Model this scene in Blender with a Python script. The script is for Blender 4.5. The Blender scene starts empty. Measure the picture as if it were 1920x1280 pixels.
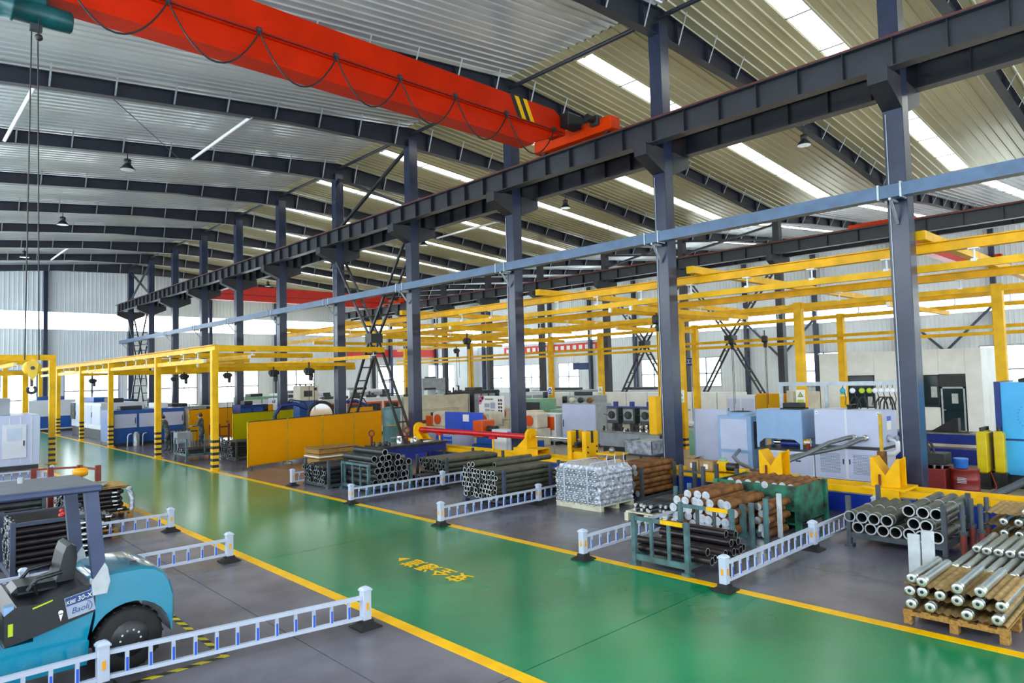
import bpy, math, random
from mathutils import Vector, Matrix
random.seed(7)
SC = bpy.context.scene
COL = SC.collection
R = math.radians
# ------------------------------------------------------------------ camera, sky, exposure
cam_d = bpy.data.cameras.new('camera'); cam_d.lens = 24.0; cam_d.sensor_width = 36.0
cam_d.clip_start = 0.05; cam_d.clip_end = 400
cam = bpy.data.objects.new('camera', cam_d); COL.objects.link(cam)
_yaw, _pit, _rol = R(43.44), R(2.84), R(-1.49)
_f = Vector((math.sin(_yaw)*math.cos(_pit), math.cos(_yaw)*math.cos(_pit), math.sin(_pit)))
_r0 = Vector((math.cos(_yaw), -math.sin(_yaw), 0)); _u0 = _r0.cross(_f)
_r = _r0*math.cos(_rol)+_u0*math.sin(_rol); _u = -_r0*math.sin(_rol)+_u0*math.cos(_rol)
cam.matrix_world = Matrix(((_r.x, _u.x, -_f.x, 0), (_r.y, _u.y, -_f.y, 0), (_r.z, _u.z, -_f.z, 3.1), (0, 0, 0, 1)))
SC.camera = cam
W = bpy.data.worlds.new('overcast_sky'); SC.world = W; W.use_nodes = True
_bg = W.node_tree.nodes['Background']; _bg.inputs[0].default_value = (0.90, 0.95, 1.0, 1); _bg.inputs[1].default_value = 7.0
SC.view_settings.view_transform = 'Standard'; SC.view_settings.look = 'None'
SC.view_settings.gamma = 1.0; SC.view_settings.use_curve_mapping = False
SC.view_settings.exposure = 0.42
SC.cycles.use_denoising = True; SC.cycles.use_adaptive_sampling = True; SC.cycles.adaptive_threshold = 0.045
SC.cycles.max_bounces = 6; SC.cycles.diffuse_bounces = 4; SC.cycles.glossy_bounces = 3; SC.cycles.debug_bvh_type = 'STATIC_BVH'
SC.cycles.transparent_max_bounces = 12; SC.cycles.caustics_reflective = False; SC.cycles.caustics_refractive = False
SC.cycles.sample_clamp_indirect = 6.0
def portal(loc, normal, sx, sy, up=(0, 0, 1)):
    d = bpy.data.lights.new('daylight_portal', 'AREA'); d.shape = 'RECTANGLE'; d.size = sx; d.size_y = sy; d.cycles.is_portal = True
    o = bpy.data.objects.new('daylight_portal', d); COL.objects.link(o)
    z = -Vector(normal).normalized(); y = Vector(up); x = y.cross(z).normalized(); y = z.cross(x)
    o.matrix_world = Matrix(((x.x, y.x, z.x, loc[0]), (x.y, y.y, z.y, loc[1]), (x.z, y.z, z.z, loc[2]), (0, 0, 0, 1)))
# ------------------------------------------------------------------ helpers
def lin(h):
    h = h.lstrip('#'); o = []
    for i in (0, 2, 4):
        c = int(h[i:i+2], 16)/255; o.append(c/12.92 if c <= 0.04045 else ((c+0.055)/1.055)**2.4)
    return (*o, 1)
MATS = {}
def mat(name, col, rough=0.5, metal=0.0, var=0.12, scale=6.0, bump=0.0, bscale=40.0, col2=None, stretch=None, coat=0.0, spec=None):
    m = bpy.data.materials.new(name); m.use_nodes = True; nt = m.node_tree; b = nt.nodes['Principled BSDF']
    c = lin(col); b.inputs['Roughness'].default_value = rough; b.inputs['Metallic'].default_value = metal
    b.inputs['Base Color'].default_value = c
    if spec is not None: b.inputs['Specular IOR Level'].default_value = spec
    if coat: b.inputs['Coat Weight'].default_value = coat; b.inputs['Coat Roughness'].default_value = 0.08
    if var or col2 or bump:
        tc = nt.nodes.new('ShaderNodeTexCoord'); src = tc.outputs['Object']
        if stretch:
            mp = nt.nodes.new('ShaderNodeMapping'); mp.inputs['Scale'].default_value = stretch; nt.links.new(src, mp.inputs[0]); src = mp.outputs[0]
    if var or col2:
        n = nt.nodes.new('ShaderNodeTexNoise'); n.inputs['Scale'].default_value = scale; n.inputs['Detail'].default_value = 5
        nt.links.new(src, n.inputs['Vector'])
        rp = nt.nodes.new('ShaderNodeValToRGB'); nt.links.new(n.outputs['Fac'], rp.inputs[0])
        d = lin(col2) if col2 else tuple(x*(1-2*var) for x in c[:3])+(1,)
        rp.color_ramp.elements[0].color = d; rp.color_ramp.elements[0].position = 0.35
        rp.color_ramp.elements[1].color = c if col2 else tuple(min(1, x*(1+var)) for x in c[:3])+(1,); rp.color_ramp.elements[1].position = 0.65
        nt.links.new(rp.outputs[0], b.inputs['Base Color'])
    if bump:
        n2 = nt.nodes.new('ShaderNodeTexNoise'); n2.inputs['Scale'].default_value = bscale; nt.links.new(src, n2.inputs['Vector'])
        bp = nt.nodes.new('ShaderNodeBump'); bp.inputs['Strength'].default_value = bump; bp.inputs['Distance'].default_value = 0.02
        nt.links.new(n2.outputs['Fac'], bp.inputs['Height']); nt.links.new(bp.outputs[0], b.inputs['Normal'])
    MATS[name] = m; return m
def M(n): return MATS[n] if isinstance(n, str) else n
class MB:
    def __init__(s): s.v = []; s.f = []; s.sm = []; s.mi = []; s.m = 0
    def add(s, vs, fs, smooth=False):
        o = len(s.v); s.v += [tuple(p) for p in vs]
        for q in fs: s.f.append(tuple(i+o for i in q)); s.sm.append(smooth); s.mi.append(s.m)
        return s
    def box(s, x0, x1, y0, y1, z0, z1):
        return s.add([(x0,y0,z0),(x1,y0,z0),(x1,y1,z0),(x0,y1,z0),(x0,y0,z1),(x1,y0,z1),(x1,y1,z1),(x0,y1,z1)],
                     [(3,2,1,0),(4,5,6,7),(0,1,5,4),(1,2,6,5),(2,3,7,6),(3,0,4,7)])
    def bc(s, c, d):
        return s.box(c[0]-d[0]/2, c[0]+d[0]/2, c[1]-d[1]/2, c[1]+d[1]/2, c[2]-d[2]/2, c[2]+d[2]/2)
    def cbox(s, x0, x1, y0, y1, z0, z1, c=0.02):
        X = (x0, x1); Y = (y0, y1); Z = (z0, z1); vs = []; idx = {}
        for i in (0,1):
            for j in (0,1):
                for k in (0,1):
                    di, dj, dk = (c, -c)[i], (c, -c)[j], (c, -c)[k]
                    for a, p in enumerate(((X[i], Y[j]+dj, Z[k]+dk), (X[i]+di, Y[j], Z[k]+dk), (X[i]+di, Y[j]+dj, Z[k]))):
                        idx[i,j,k,a] = len(vs); vs.append(p)
        fs = []
        for a, (u, w) in ((0,(1,2)), (1,(0,2)), (2,(0,1))):
            for sgn in (0,1):
                q = []
                for p in ((0,0),(1,0),(1,1),(0,1)):
                    t = [0,0,0]; t[a] = sgn; t[u] = p[0]; t[w] = p[1]; q.append(idx[(*t, a)])
                fs.append(tuple(q))
            for p in ((0,0),(1,0),(1,1),(0,1)):      # edges along axis a
                t0 = [0,0,0]; t0[u] = p[0]; t0[w] = p[1]; t1 = list(t0); t1[a] = 1
                fs.append((idx[(*t0,u)], idx[(*t1,u)], idx[(*t1,w)], idx[(*t0,w)]))
        for i in (0,1):
            for j in (0,1):
                for k in (0,1): fs.append((idx[i,j,k,0], idx[i,j,k,1], idx[i,j,k,2]))
        return s.add(vs, fs)
    def bar(s, p0, p1, w, h, up=(0,0,1)):
        p0, p1 = Vector(p0), Vector(p1); d = (p1-p0).normalized(); x = d.cross(Vector(up))
        if x.length < 1e-4: x = d.cross(Vector((1,0,0)))
        x.normalize(); y = x.cross(d); vs = []
        for p in (p0, p1):
            for a, b in ((-1,-1),(1,-1),(1,1),(-1,1)): vs.append(p+x*(a*w/2)+y*(b*h/2))
        return s.add(vs, [(0,1,2,3),(7,6,5,4),(0,4,5,1),(1,5,6,2),(2,6,7,3),(3,7,4,0)])
    def ring(s, c, d, r, n):
        d = Vector(d).normalized(); a = d.cross(Vector((0,0,1)))
        if a.length < 1e-4: a = Vector((1,0,0))
        a.normalize(); b = d.cross(a)
        return [Vector(c)+a*(r*math.cos(2*math.pi*i/n))+b*(r*math.sin(2*math.pi*i/n)) for i in range(n)]
    def cyl(s, p0, p1, r, n=12, r1=None, cap=True):
        p0, p1 = Vector(p0), Vector(p1); d = p1-p0; vs = s.ring(p0, d, r, n)+s.ring(p1, d, r if r1 is None else r1, n)
        s.add(vs, [(i, (i+1)%n, n+(i+1)%n, n+i) for i in range(n)], True)
        if cap:
            s.add(vs[:n], [tuple(range(n-1,-1,-1))]); s.add(vs[n:], [tuple(range(n))])
        return s
    def lathe(s, p0, axis, prof, n=16):      # prof: (distance along axis, radius)
        p0 = Vector(p0); d = Vector(axis).normalized(); vs = []
        for t, r in prof: vs += s.ring(p0+d*t, d, max(r, 1e-4), n)
        fs = []
        for k in range(len(prof)-1): fs += [(k*n+i, k*n+(i+1)%n, (k+1)*n+(i+1)%n, (k+1)*n+i) for i in range(n)]
        s.add(vs, fs, True)
        s.add(vs[:n], [tuple(range(n-1,-1,-1))]); s.add(vs[-n:], [tuple(range(n))])
        return s
    def pipe(s, p0, p1, ro, ri, n=14):
        p0, p1 = Vector(p0), Vector(p1); d = p1-p0
        a, b, c, e = s.ring(p0,d,ro,n), s.ring(p1,d,ro,n), s.ring(p0,d,ri,n), s.ring(p1,d,ri,n)
        m0 = s.m
        s.add(a+b, [(i,(i+1)%n,n+(i+1)%n,n+i) for i in range(n)], True)
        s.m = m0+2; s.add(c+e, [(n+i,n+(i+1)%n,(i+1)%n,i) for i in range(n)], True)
        s.m = m0+1
        s.add(a+c, [(n+i,n+(i+1)%n,(i+1)%n,i) for i in range(n)]); s.add(b+e, [(i,(i+1)%n,n+(i+1)%n,n+i) for i in range(n)])
        s.m = m0; return s
    def tube(s, pts, r, n=8, cap=True):
        pts = [Vector(p) for p in pts]; vs = []; ref = Vector((0,0,1)); a = None
        for i, p in enumerate(pts):
            d = (pts[min(i+1, len(pts)-1)]-pts[max(i-1, 0)]).normalized()
            if a is None:
                a = d.cross(ref)
                if a.length < 1e-3: a = d.cross(Vector((1,0,0)))
            a = (a-d*a.dot(d)).normalized(); b = d.cross(a)
            vs += [p+a*(r*math.cos(2*math.pi*k/n))+b*(r*math.sin(2*math.pi*k/n)) for k in range(n)]
        fs = []
        for j in range(len(pts)-1): fs += [(j*n+i, j*n+(i+1)%n, (j+1)*n+(i+1)%n, (j+1)*n+i) for i in range(n)]
        s.add(vs, fs, True)
        if cap: s.add(vs[:n], [tuple(range(n-1,-1,-1))]); s.add(vs[-n:], [tuple(range(n))])
        return s
    def prism(s, poly, axis, a0, a1):        # poly in the two other axes (cyclic order x>y>z>x)
        def P(a, p): return ((a, p[0], p[1]), (p[1], a, p[0]), (p[0], p[1], a))[axis]
        n = len(poly); vs = [P(a0, p) for p in poly]+[P(a1, p) for p in poly]
        return s.add(vs, [tuple(range(n-1,-1,-1)), tuple(range(n, 2*n))]+[(i,(i+1)%n,n+(i+1)%n,n+i) for i in range(n)])
    def torus(s, c, axis, R0, r, n=16, k=8, a0=0, a1=2*math.pi):
        d = Vector(axis).normalized(); a = d.cross(Vector((0,0,1)))
        if a.length < 1e-4: a = Vector((1,0,0))
        a.normalize(); b = d.cross(a)
        pts = [Vector(c)+a*(R0*math.cos(a0+(a1-a0)*i/n))+b*(R0*math.sin(a0+(a1-a0)*i/n)) for i in range(n+1)]
        return s.tube(pts, r, k)
    def ball(s, c, r, n=12, sz=1.0):
        prof = [(-r*sz*math.cos(math.pi*i/8), r*math.sin(math.pi*i/8)) for i in range(9)]
        return s.lathe(c, (0,0,1), prof, n)
    def mesh(s, name, mats):
        me = bpy.data.meshes.new(name); me.from_pydata(s.v, [], s.f)
        for m in (mats if isinstance(mats, (list, tuple)) else [mats]): me.materials.append(M(m))
        me.polygons.foreach_set('use_smooth', s.sm); me.polygons.foreach_set('material_index', s.mi)
        me.update(); return me
    def build(s, name, mats, parent=None, loc=None, rotz=0.0):
        return link(name, s.mesh(name, mats), parent, loc, rotz)
def link(name, me, parent=None, loc=None, rotz=0.0):
    o = bpy.data.objects.new(name, me); COL.objects.link(o)
    if parent: o.parent = parent
    if loc is not None: o.location = loc
    if rotz: o.rotation_euler = (0, 0, rotz)
    return o
def tag(o, label=None, cat=None, group=None, kind=None):
    if label: o['label'] = label
    if cat: o['category'] = cat
    if group: o['group'] = group
    if kind: o['kind'] = kind
    return o
def thing(name, label, cat, loc=(0,0,0), rotz=0.0, group=None):
    o = bpy.data.objects.new(name, None); COL.objects.link(o); o.location = loc; o.rotation_euler = (0, 0, rotz)
    o.empty_display_size = 0.2
    return tag(o, label, cat, group)
def copy_tree(o, parent=None):
    c = o.copy(); COL.objects.link(c); c.parent = parent
    for ch in list(o.children): copy_tree(ch, c)
    return c
def struct(name, mb, mats, parent=None):
    o = mb.build(name, mats, parent)
    if parent is None: o['kind'] = 'structure'
    return o
def text(name, s, size, m, parent, origin, right, up, ext=0.002, align='CENTER', shear=0.0, sx=1.0, bold=0.0):
    cu = bpy.data.curves.new(name, 'FONT'); cu.body = s; cu.size = size; cu.align_x = align; cu.align_y = 'CENTER'; cu.extrude = ext; cu.shear = shear; cu.offset = bold; cu.resolution_u = 3
    t = bpy.data.objects.new(name, cu); COL.objects.link(t)
    dg = bpy.context.evaluated_depsgraph_get(); me = bpy.data.meshes.new_from_object(t.evaluated_get(dg))
    bpy.data.objects.remove(t); me.materials.clear(); me.materials.append(M(m))
    r = Vector(right).normalized(); u = Vector(up).normalized(); n = r.cross(u)
    me.transform(Matrix(((r.x*sx,u.x,n.x,origin[0]),(r.y*sx,u.y,n.y,origin[1]),(r.z*sx,u.z,n.z,origin[2]),(0,0,0,1))))
    return link(name, me, parent)
ORD = ['first','second','third','fourth','fifth','sixth','seventh','eighth','ninth','tenth','eleventh','twelfth','thirteenth']
# ------------------------------------------------------------------ materials
mat('concrete', '#68656f', 0.27, 0, 0.22, 0.7, 0.04, 30, spec=0.6)
mat('beige_floor', '#b3a58c', 0.30, 0, 0.06, 0.5)
mat('green_epoxy', '#068150', 0.21, 0, 0.14, 0.35, spec=0.5)
mat('joint', '#1c1d22', 0.9, 0, 0)
mat('line_yellow', '#fbbe00', 0.4, 0, 0.06, 3, spec=0.2)
mat('col_blue', '#27304a', 0.26, 0, 0.10, 2.5)
mat('girder_grey', '#24272f', 0.42, 0, 0.10, 3)
mat('beam_grey', '#272b38', 0.45, 0, 0.08, 2)
mat('rust_rail', '#7a2c22', 0.6, 0, 0.15, 5)
mat('tray_blue', '#4f6a8a', 0.4, 0.1, 0.08, 3)
mat('galv', '#aab2ba', 0.4, 0.5, 0.08, 8)
mat('roof_sheet', '#d3d8dc', 0.24, 0.4, 0.05, 0.4)
mat('roof_beige', '#bdba9a', 0.28, 0.2, 0.05, 0.4)
mat('wall_sheet', '#e6eef4', 0.5, 0.0, 0.03, 0.5)
mat('white_paint', '#e8ecf2', 0.35, 0, 0.03, 4)
mat('cream_panel', '#eef2f3', 0.45, 0, 0.03, 2)
mat('crane_orange', '#c02300', 0.45, 0, 0.06, 1.5, spec=0.15)
mat('crane_red', '#c8261a', 0.4, 0, 0.06, 1.5)
mat('carriage_orange', '#d83a00', 0.45, 0, 0.06, 2, spec=0.2)
mat('black', '#17181b', 0.5, 0, 0.1, 8)
mat('dark_grey', '#2d3036', 0.5, 0, 0.1, 6)
mat('rubber', '#1b1b1c', 0.75, 0, 0.1, 10)
mat('teal', '#0a4b50', 0.35, 0, 0.1, 4)
mat('kbk_yellow', '#eeb600', 0.42, 0, 0.08, 2.5, spec=0.25)
mat('safety_yellow', '#f3b800', 0.42, 0, 0.06, 2, spec=0.25)
mat('hook_yellow', '#d8b012', 0.4, 0, 0.1, 6)
mat('screen_orange', '#ffbe00', 0.45, 0, 0.03, 1.5)
mat('screen_lime', '#d6cc00', 0.45, 0, 0.05, 1.5)
for _n in ('screen_orange', 'screen_lime'):      # thin welding-screen sheet lets light through
    _m = MATS[_n]; _nt = _m.node_tree; _p = _nt.nodes['Principled BSDF']; _tr = _nt.nodes.new('ShaderNodeBsdfTranslucent'); _mx = _nt.nodes.new('ShaderNodeMixShader'); _mx.inputs[0].default_value = 0.45
    _tr.inputs[0].default_value = lin('#ffcc00' if _n == 'screen_orange' else '#e6e000'); _p.inputs['Specular IOR Level'].default_value = 0.25
    _nt.links.new(_p.outputs[0], _mx.inputs[1]); _nt.links.new(_tr.outputs[0], _mx.inputs[2]); _nt.links.new(_mx.outputs[0], _nt.nodes['Material Output'].inputs[0])
mat('fence_white', '#bcc5d8', 0.3, 0, 0.02, 5)
mat('strip_blue', '#2558d2', 0.3, 0, 0)
mat('reflector', '#f0a30a', 0.3, 0, 0)
mat('pipe_dark', '#3b3d40', 0.42, 0.5, 0.15, 8)
mat('pipe_olive', '#55564a', 0.42, 0.35, 0.15, 8)
mat('pipe_end', '#c9ccd0', 0.3, 0.8, 0.05, 20)
mat('pipe_black', '#2a2426', 0.3, 0.4, 0.12, 8)
mat('rust_bar', '#8a5a2a', 0.7, 0.1, 0.2, 7, 0.2, 30, col2='#5a3216')
mat('bar_end', '#ccd2dc', 0.35, 0.6, 0.08, 12)
mat('chrome', '#dfe6ea', 0.16, 1.0, 0.03, 8)
mat('shaft', '#d2d6d0', 0.28, 0.8, 0.06, 8)
mat('rack_teal', '#4d7377', 0.5, 0, 0.15, 5, col2='#3b5054')
mat('rack_blue', '#39435a', 0.5, 0, 0.12, 5)
mat('rack_grey', '#3e474d', 0.55, 0, 0.15, 6)
mat('bin_green', '#1c7a5e', 0.55, 0, 0.2, 4, 0.1, 20, col2='#1f2a26')
mat('pipe_inner_shade', '#141414', 0.8, 0, 0.1, 10)  # mill-scale bore painted near-black to hold the shade of a longer pipe
mat('wood', '#a97f3c', 0.7, 0, 0.2, 5, 0.1, 40, col2='#7d5a26', stretch=(1, 6, 6))
mat('paper_brown', '#b3925c', 0.8, 0, 0.15, 8, 0.3, 25)
mat('carton', '#b08f62', 0.8, 0, 0.1, 5)
mat('pale_wood', '#d3d0b8', 0.7, 0, 0.1, 6)
mat('film', '#c2c8d6', 0.22, 0.35, 0.25, 14, 0.8, 35)
mat('track_blue', '#12309c', 0.35, 0, 0.1, 2)
mat('steel_plate', '#8d9193', 0.4, 0.6, 0.15, 5)
mat('mach_blue', '#1552a3', 0.35, 0, 0.08, 3)
mat('mach_navy', '#17307c', 0.35, 0, 0.08, 3)
mat('mach_skyblue', '#3fb0ec', 0.3, 0, 0.03, 2)
mat('unit_blue', '#8fb2dc', 0.35, 0, 0.03, 2)
mat('unit_grey', '#c0c9e6', 0.35, 0, 0.03, 2)
mat('unit_white', '#d9ddea', 0.35, 0, 0.03, 2)
mat('mach_cream', '#d8d2bd', 0.5, 0, 0.08, 2)
mat('mach_orange', '#dd5213', 0.4, 0, 0.06, 3)
mat('mach_green', '#7fae92', 0.4, 0, 0.06, 3)
mat('mach_grey', '#9ba2ab', 0.4, 0.1, 0.08, 3)
mat('brick_red', '#7e1a16', 0.45, 0, 0.12, 4)
mat('pipe_red', '#c4151f', 0.3, 0, 0.06, 3)
mat('cyl_yellow', '#d9c009', 0.35, 0, 0.06, 3)
mat('forklift_teal', '#0d86a6', 0.18, 0, 0.03, 2, coat=0.6)
mat('forklift_black', '#202126', 0.4, 0, 0.08, 5)
mat('guard_blue', '#3b4566', 0.4, 0, 0.06, 3)
mat('guard_top', '#5b5f68', 0.5, 0, 0.08, 3)
mat('seat_black', '#1d2226', 0.3, 0, 0.05, 5)
mat('plate_silver', '#a9b4c9', 0.3, 0.4, 0.03, 5)
mat('plate_blue', '#2f4a80', 0.35, 0.1, 0)
mat('bag_white', '#bcc3c8', 0.6, 0, 0.08, 6, 0.3, 12)
mat('tank_teal', '#5f8a92', 0.45, 0.1, 0.12, 4)
mat('tank_steel', '#a3a8b4', 0.5, 0.4, 0.25, 6)
mat('hose', '#74797d', 0.35, 0.5, 0.1, 30)
mat('dark_hose', '#54575c', 0.5, 0.2, 0.1, 20)
mat('sign_blue', '#17377f', 0.4, 0, 0)
mat('banner_red', '#e0403a', 0.5, 0, 0.04, 2)
mat('paper_white', '#f2f2ee', 0.5, 0, 0)
mat('poster_pink', '#d86a9a', 0.5, 0, 0.25, 5)
mat('skin', '#c99878', 0.5, 0, 0.03, 10)
mat('camo', '#6d7678', 0.8, 0, 0.25, 12, col2='#2b3036')
mat('boot', '#1e1d1c', 0.6, 0, 0.05, 10)
mat('cap', '#7d5b3c', 0.8, 0, 0.1, 10)
mat('lamp_grey', '#33363a', 0.4, 0.4, 0.05, 6)
mat('lamp_glass', '#cfd6d8', 0.2, 0.2, 0)
mat('dark_glass', '#1d2a33', 0.05, 0, 0.2, 2)
mat('plastic_green', '#4c6d3f', 0.5, 0, 0.1, 5)
mat('blue_plastic', '#2a6fc6', 0.35, 0, 0.06, 5)
mat('oily', '#3b3d3c', 0.4, 0.4, 0.25, 9)
mat('red_plastic', '#c8261a', 0.4, 0, 0)
mat('ink', '#20222a', 0.5, 0, 0)
mat('cyan', '#2aa6c8', 0.4, 0, 0.05, 4)
mat('lime', '#b9cf2a', 0.4, 0, 0)
def pane_mat(name, trans, tint, body=(0.8, 0.85, 0.88, 1)):
    m = bpy.data.materials.new(name); m.use_nodes = True; nt = m.node_tree; nt.nodes.remove(nt.nodes['Principled BSDF'])
    t = nt.nodes.new('ShaderNodeBsdfTransparent'); t.inputs[0].default_value = tint
    d = nt.nodes.new('ShaderNodeBsdfPrincipled'); d.inputs['Base Color'].default_value = body; d.inputs['Roughness'].default_value = 0.12
    mx = nt.nodes.new('ShaderNodeMixShader'); mx.inputs[0].default_value = 1-trans
    nt.links.new(t.outputs[0], mx.inputs[1]); nt.links.new(d.outputs[0], mx.inputs[2]); nt.links.new(mx.outputs[0], nt.nodes['Material Output'].inputs[0])
    MATS[name] = m
pane_mat('skylight', 0.85, (1.0, 0.99, 0.93, 1)); pane_mat('glass', 0.9, (0.97, 1, 1, 1)); pane_mat('office_glass', 0.5, (0.45, 0.55, 0.60, 1), (0.02, 0.05, 0.07, 1)); pane_mat('film_clear', 0.55, (0.9, 0.9, 0.9, 1))
def stripes(name, c1, c2, freq, direction, fac=0.5):      # flat printed hazard stripes
    m = bpy.data.materials.new(name); m.use_nodes = True; nt = m.node_tree; b = nt.nodes['Principled BSDF']; b.inputs['Roughness'].default_value = 0.45
    tc = nt.nodes.new('ShaderNodeTexCoord'); dp = nt.nodes.new('ShaderNodeVectorMath'); dp.operation = 'DOT_PRODUCT'; dp.inputs[1].default_value = tuple(x*freq for x in direction)
    fr = nt.nodes.new('ShaderNodeMath'); fr.operation = 'FRACT'; gt = nt.nodes.new('ShaderNodeMath'); gt.operation = 'GREATER_THAN'; gt.inputs[1].default_value = fac
    mx = nt.nodes.new('ShaderNodeMix'); mx.data_type = 'RGBA'; mx.inputs[6].default_value = lin(c1); mx.inputs[7].default_value = lin(c2)
    L = nt.links.new; L(tc.outputs['Object'], dp.inputs[0]); L(dp.outputs['Value'], fr.inputs[0]); L(fr.outputs[0], gt.inputs[0]); L(gt.outputs[0], mx.inputs[0]); L(mx.outputs[2], b.inputs['Base Color'])
    MATS[name] = m
stripes('tape', '#d9c414', '#1d1d1b', 4.0, (1, 1, 0))
# ------------------------------------------------------------------ the hall
YA = [4.84, 10.89, 17.1, 23.2, 29.3, 35.5, 41.4, 47.3, 53.2, 59.0, 64.8]
XA, XB, XL, XR, YF, YB = 16.4, 36.7, -3.9, 57.0, -9.0, 66.5
def roof_top(x):                                   # top line of the rafters
    if x <= XA: return 13.5-0.10*(XA-x)
    if x <= XB: return 13.5-0.084*(x-XA)
    return 11.8+0.084*(x-XB)
SHEET = 0.16
# floor: dark bed with slabs laid on it, joints left open
fl = tag(MB().box(XL-0.3, XR+0.3, YF-0.3, YB+0.3, -0.30, -0.03).build('floor', 'joint'), kind='structure')
ys = [5.29+6.53*k for k in range(-3, 11)]; ys = [YF]+[y for y in ys if YF+0.5 < y < YB-0.5]+[YB]
G2 = 0.007
for xa, xb, m in ((XL, 3.82, 'concrete'), (3.82, 4.92, 'concrete'), (4.92, 8.98, 'green_epoxy'), (8.98, 10.7, 'concrete'), (10.7, 16.9, 'concrete'), (16.9, 26.0, 'beige_floor'), (26.0, 36.7, 'beige_floor'), (36.7, XR, 'beige_floor')):
    g0 = G2 if xa not in (4.92, 8.98) else 0.0; g1 = G2 if xb not in (4.92, 8.98) else 0.0
    for i in range(len(ys)-1):
        x0, x1, y0, y1 = xa+g0, xb-g1, ys[i]+G2, ys[i+1]-G2
        MB().box(x0, x1, y0, y1, -0.03, 0.0).build('floor_slab', m, fl)
for n, xa, xb in ((1, 4.86, 5.03), (2, 8.86, 9.03)):
    struct('trim_%d' % n, MB().box(xa, xb, YF, 60, 0.0, 0.003), 'line_yellow')
MB().box(2.0, 3.05, 8.02, 8.10, 0, 0.003).build('floor_tape', 'tape', fl); MB().box(2.98, 3.06, 8.10, 10.1, 0, 0.003).build('floor_tape', 'tape', fl)
# painted lettering in the aisle, read by someone walking the other way
for k, ch in enumerate('安全通道'):
    text('painted_character', ch, 0.42, 'line_yellow', fl, (6.74, 8.42+0.40*k, 0.004), (0, 1, 0), (-1, 0, 0), 0.001, sx=0.85, bold=0.008)
MB().prism([(6.62, 9.93), (6.86, 9.93), (6.74, 10.10)], 2, 0.0, 0.004).build('painted_arrow', 'line_yellow', fl)
# roof sheets with ribs running down the slope; skylights between the frames
def rib_profile(y0, y1, pitch=0.33, h=0.035):
    n = max(1, round((y1-y0)/pitch)); p = (y1-y0)/n; out = []
    for k in range(n):
        a = y0+k*p; out += [(a, 0), (a+p*0.70, 0), (a+p*0.78, h), (a+p*0.92, h)]
    return out+[(y1, 0)]
def ribbed_roof(mb, xa, xb, y0, y1):
    pr = rib_profile(y0, y1); n = len(pr); vs = []
    for x in (xa, xb):
        for y, d in pr: vs.append((x, y, roof_top(x)+SHEET-d))
    mb.add(vs, [(i+1, i, n+i, n+i+1) for i in range(n-1)])
    mb.add([(xa, y0, roof_top(xa)+SHEET+0.08), (xb, y0, roof_top(xb)+SHEET+0.08), (xb, y1, roof_top(xb)+SHEET+0.08), (xa, y1, roof_top(xa)+SHEET+0.08)], [(0, 1, 2, 3)])
YY = [-1.2]+YA
sky = []
for i in range(len(YY)-1):
    c = (YY[i]+YY[i+1])/2+(0.35 if i else 0.0); sky.append((c-0.38, c+0.38))
nwin = 0
mb = MB(); ribbed_roof(mb, XL, XA, YF, YB); struct('ceiling', mb, 'roof_sheet')
for name, xa, xb, s0, s1 in (('ceiling.001', XA, XB, XA+0.8, XB-0.2), ('ceiling.002', XB, XR, XB+2.5, XR-2.0)):
    mb = MB(); cur = YF
    for a, b in sky:
        ribbed_roof(mb, xa, xb, cur, a); ribbed_roof(mb, xa, s0, a, b); ribbed_roof(mb, s1, xb, a, b); cur = b
    ribbed_roof(mb, xa, xb, cur, YB); struct(name, mb, 'roof_beige' if xa == XA else 'roof_sheet')
    for a, b in sky:
        nwin += 1; w = bpy.data.objects.new('window_%d' % nwin, None); COL.objects.link(w); w['kind'] = 'structure'
        n = 8; L = (s1-s0)/n
        for k in range(n):
            x0, x1 = s0+k*L+0.015, s0+(k+1)*L-0.015; z0, z1 = roof_top(x0)+SHEET+0.01, roof_top(x1)+SHEET+0.01
            MB().add([(x0,a,z0),(x1,a,z1),(x1,b,z1),(x0,b,z0),(x0,a,z0+0.02),(x1,a,z1+0.02),(x1,b,z1+0.02),(x0,b,z0+0.02)], [(3,2,1,0),(4,5,6,7),(0,1,5,4),(1,2,6,5),(2,3,7,6),(3,0,4,7)]).build('skylight_pane', 'skylight', w)
            if k: MB().bar((x0-0.015, a, z0), (x0-0.015, b, z0), 0.03, 0.03).build('glazing_bar', 'beam_grey', w)
        xm = (s0+s1)/2
        portal((xm, (a+b)/2, roof_top(xm)+SHEET+0.05), (0, 0, -1), s1-s0, b-a, (0, 1, 0))
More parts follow.
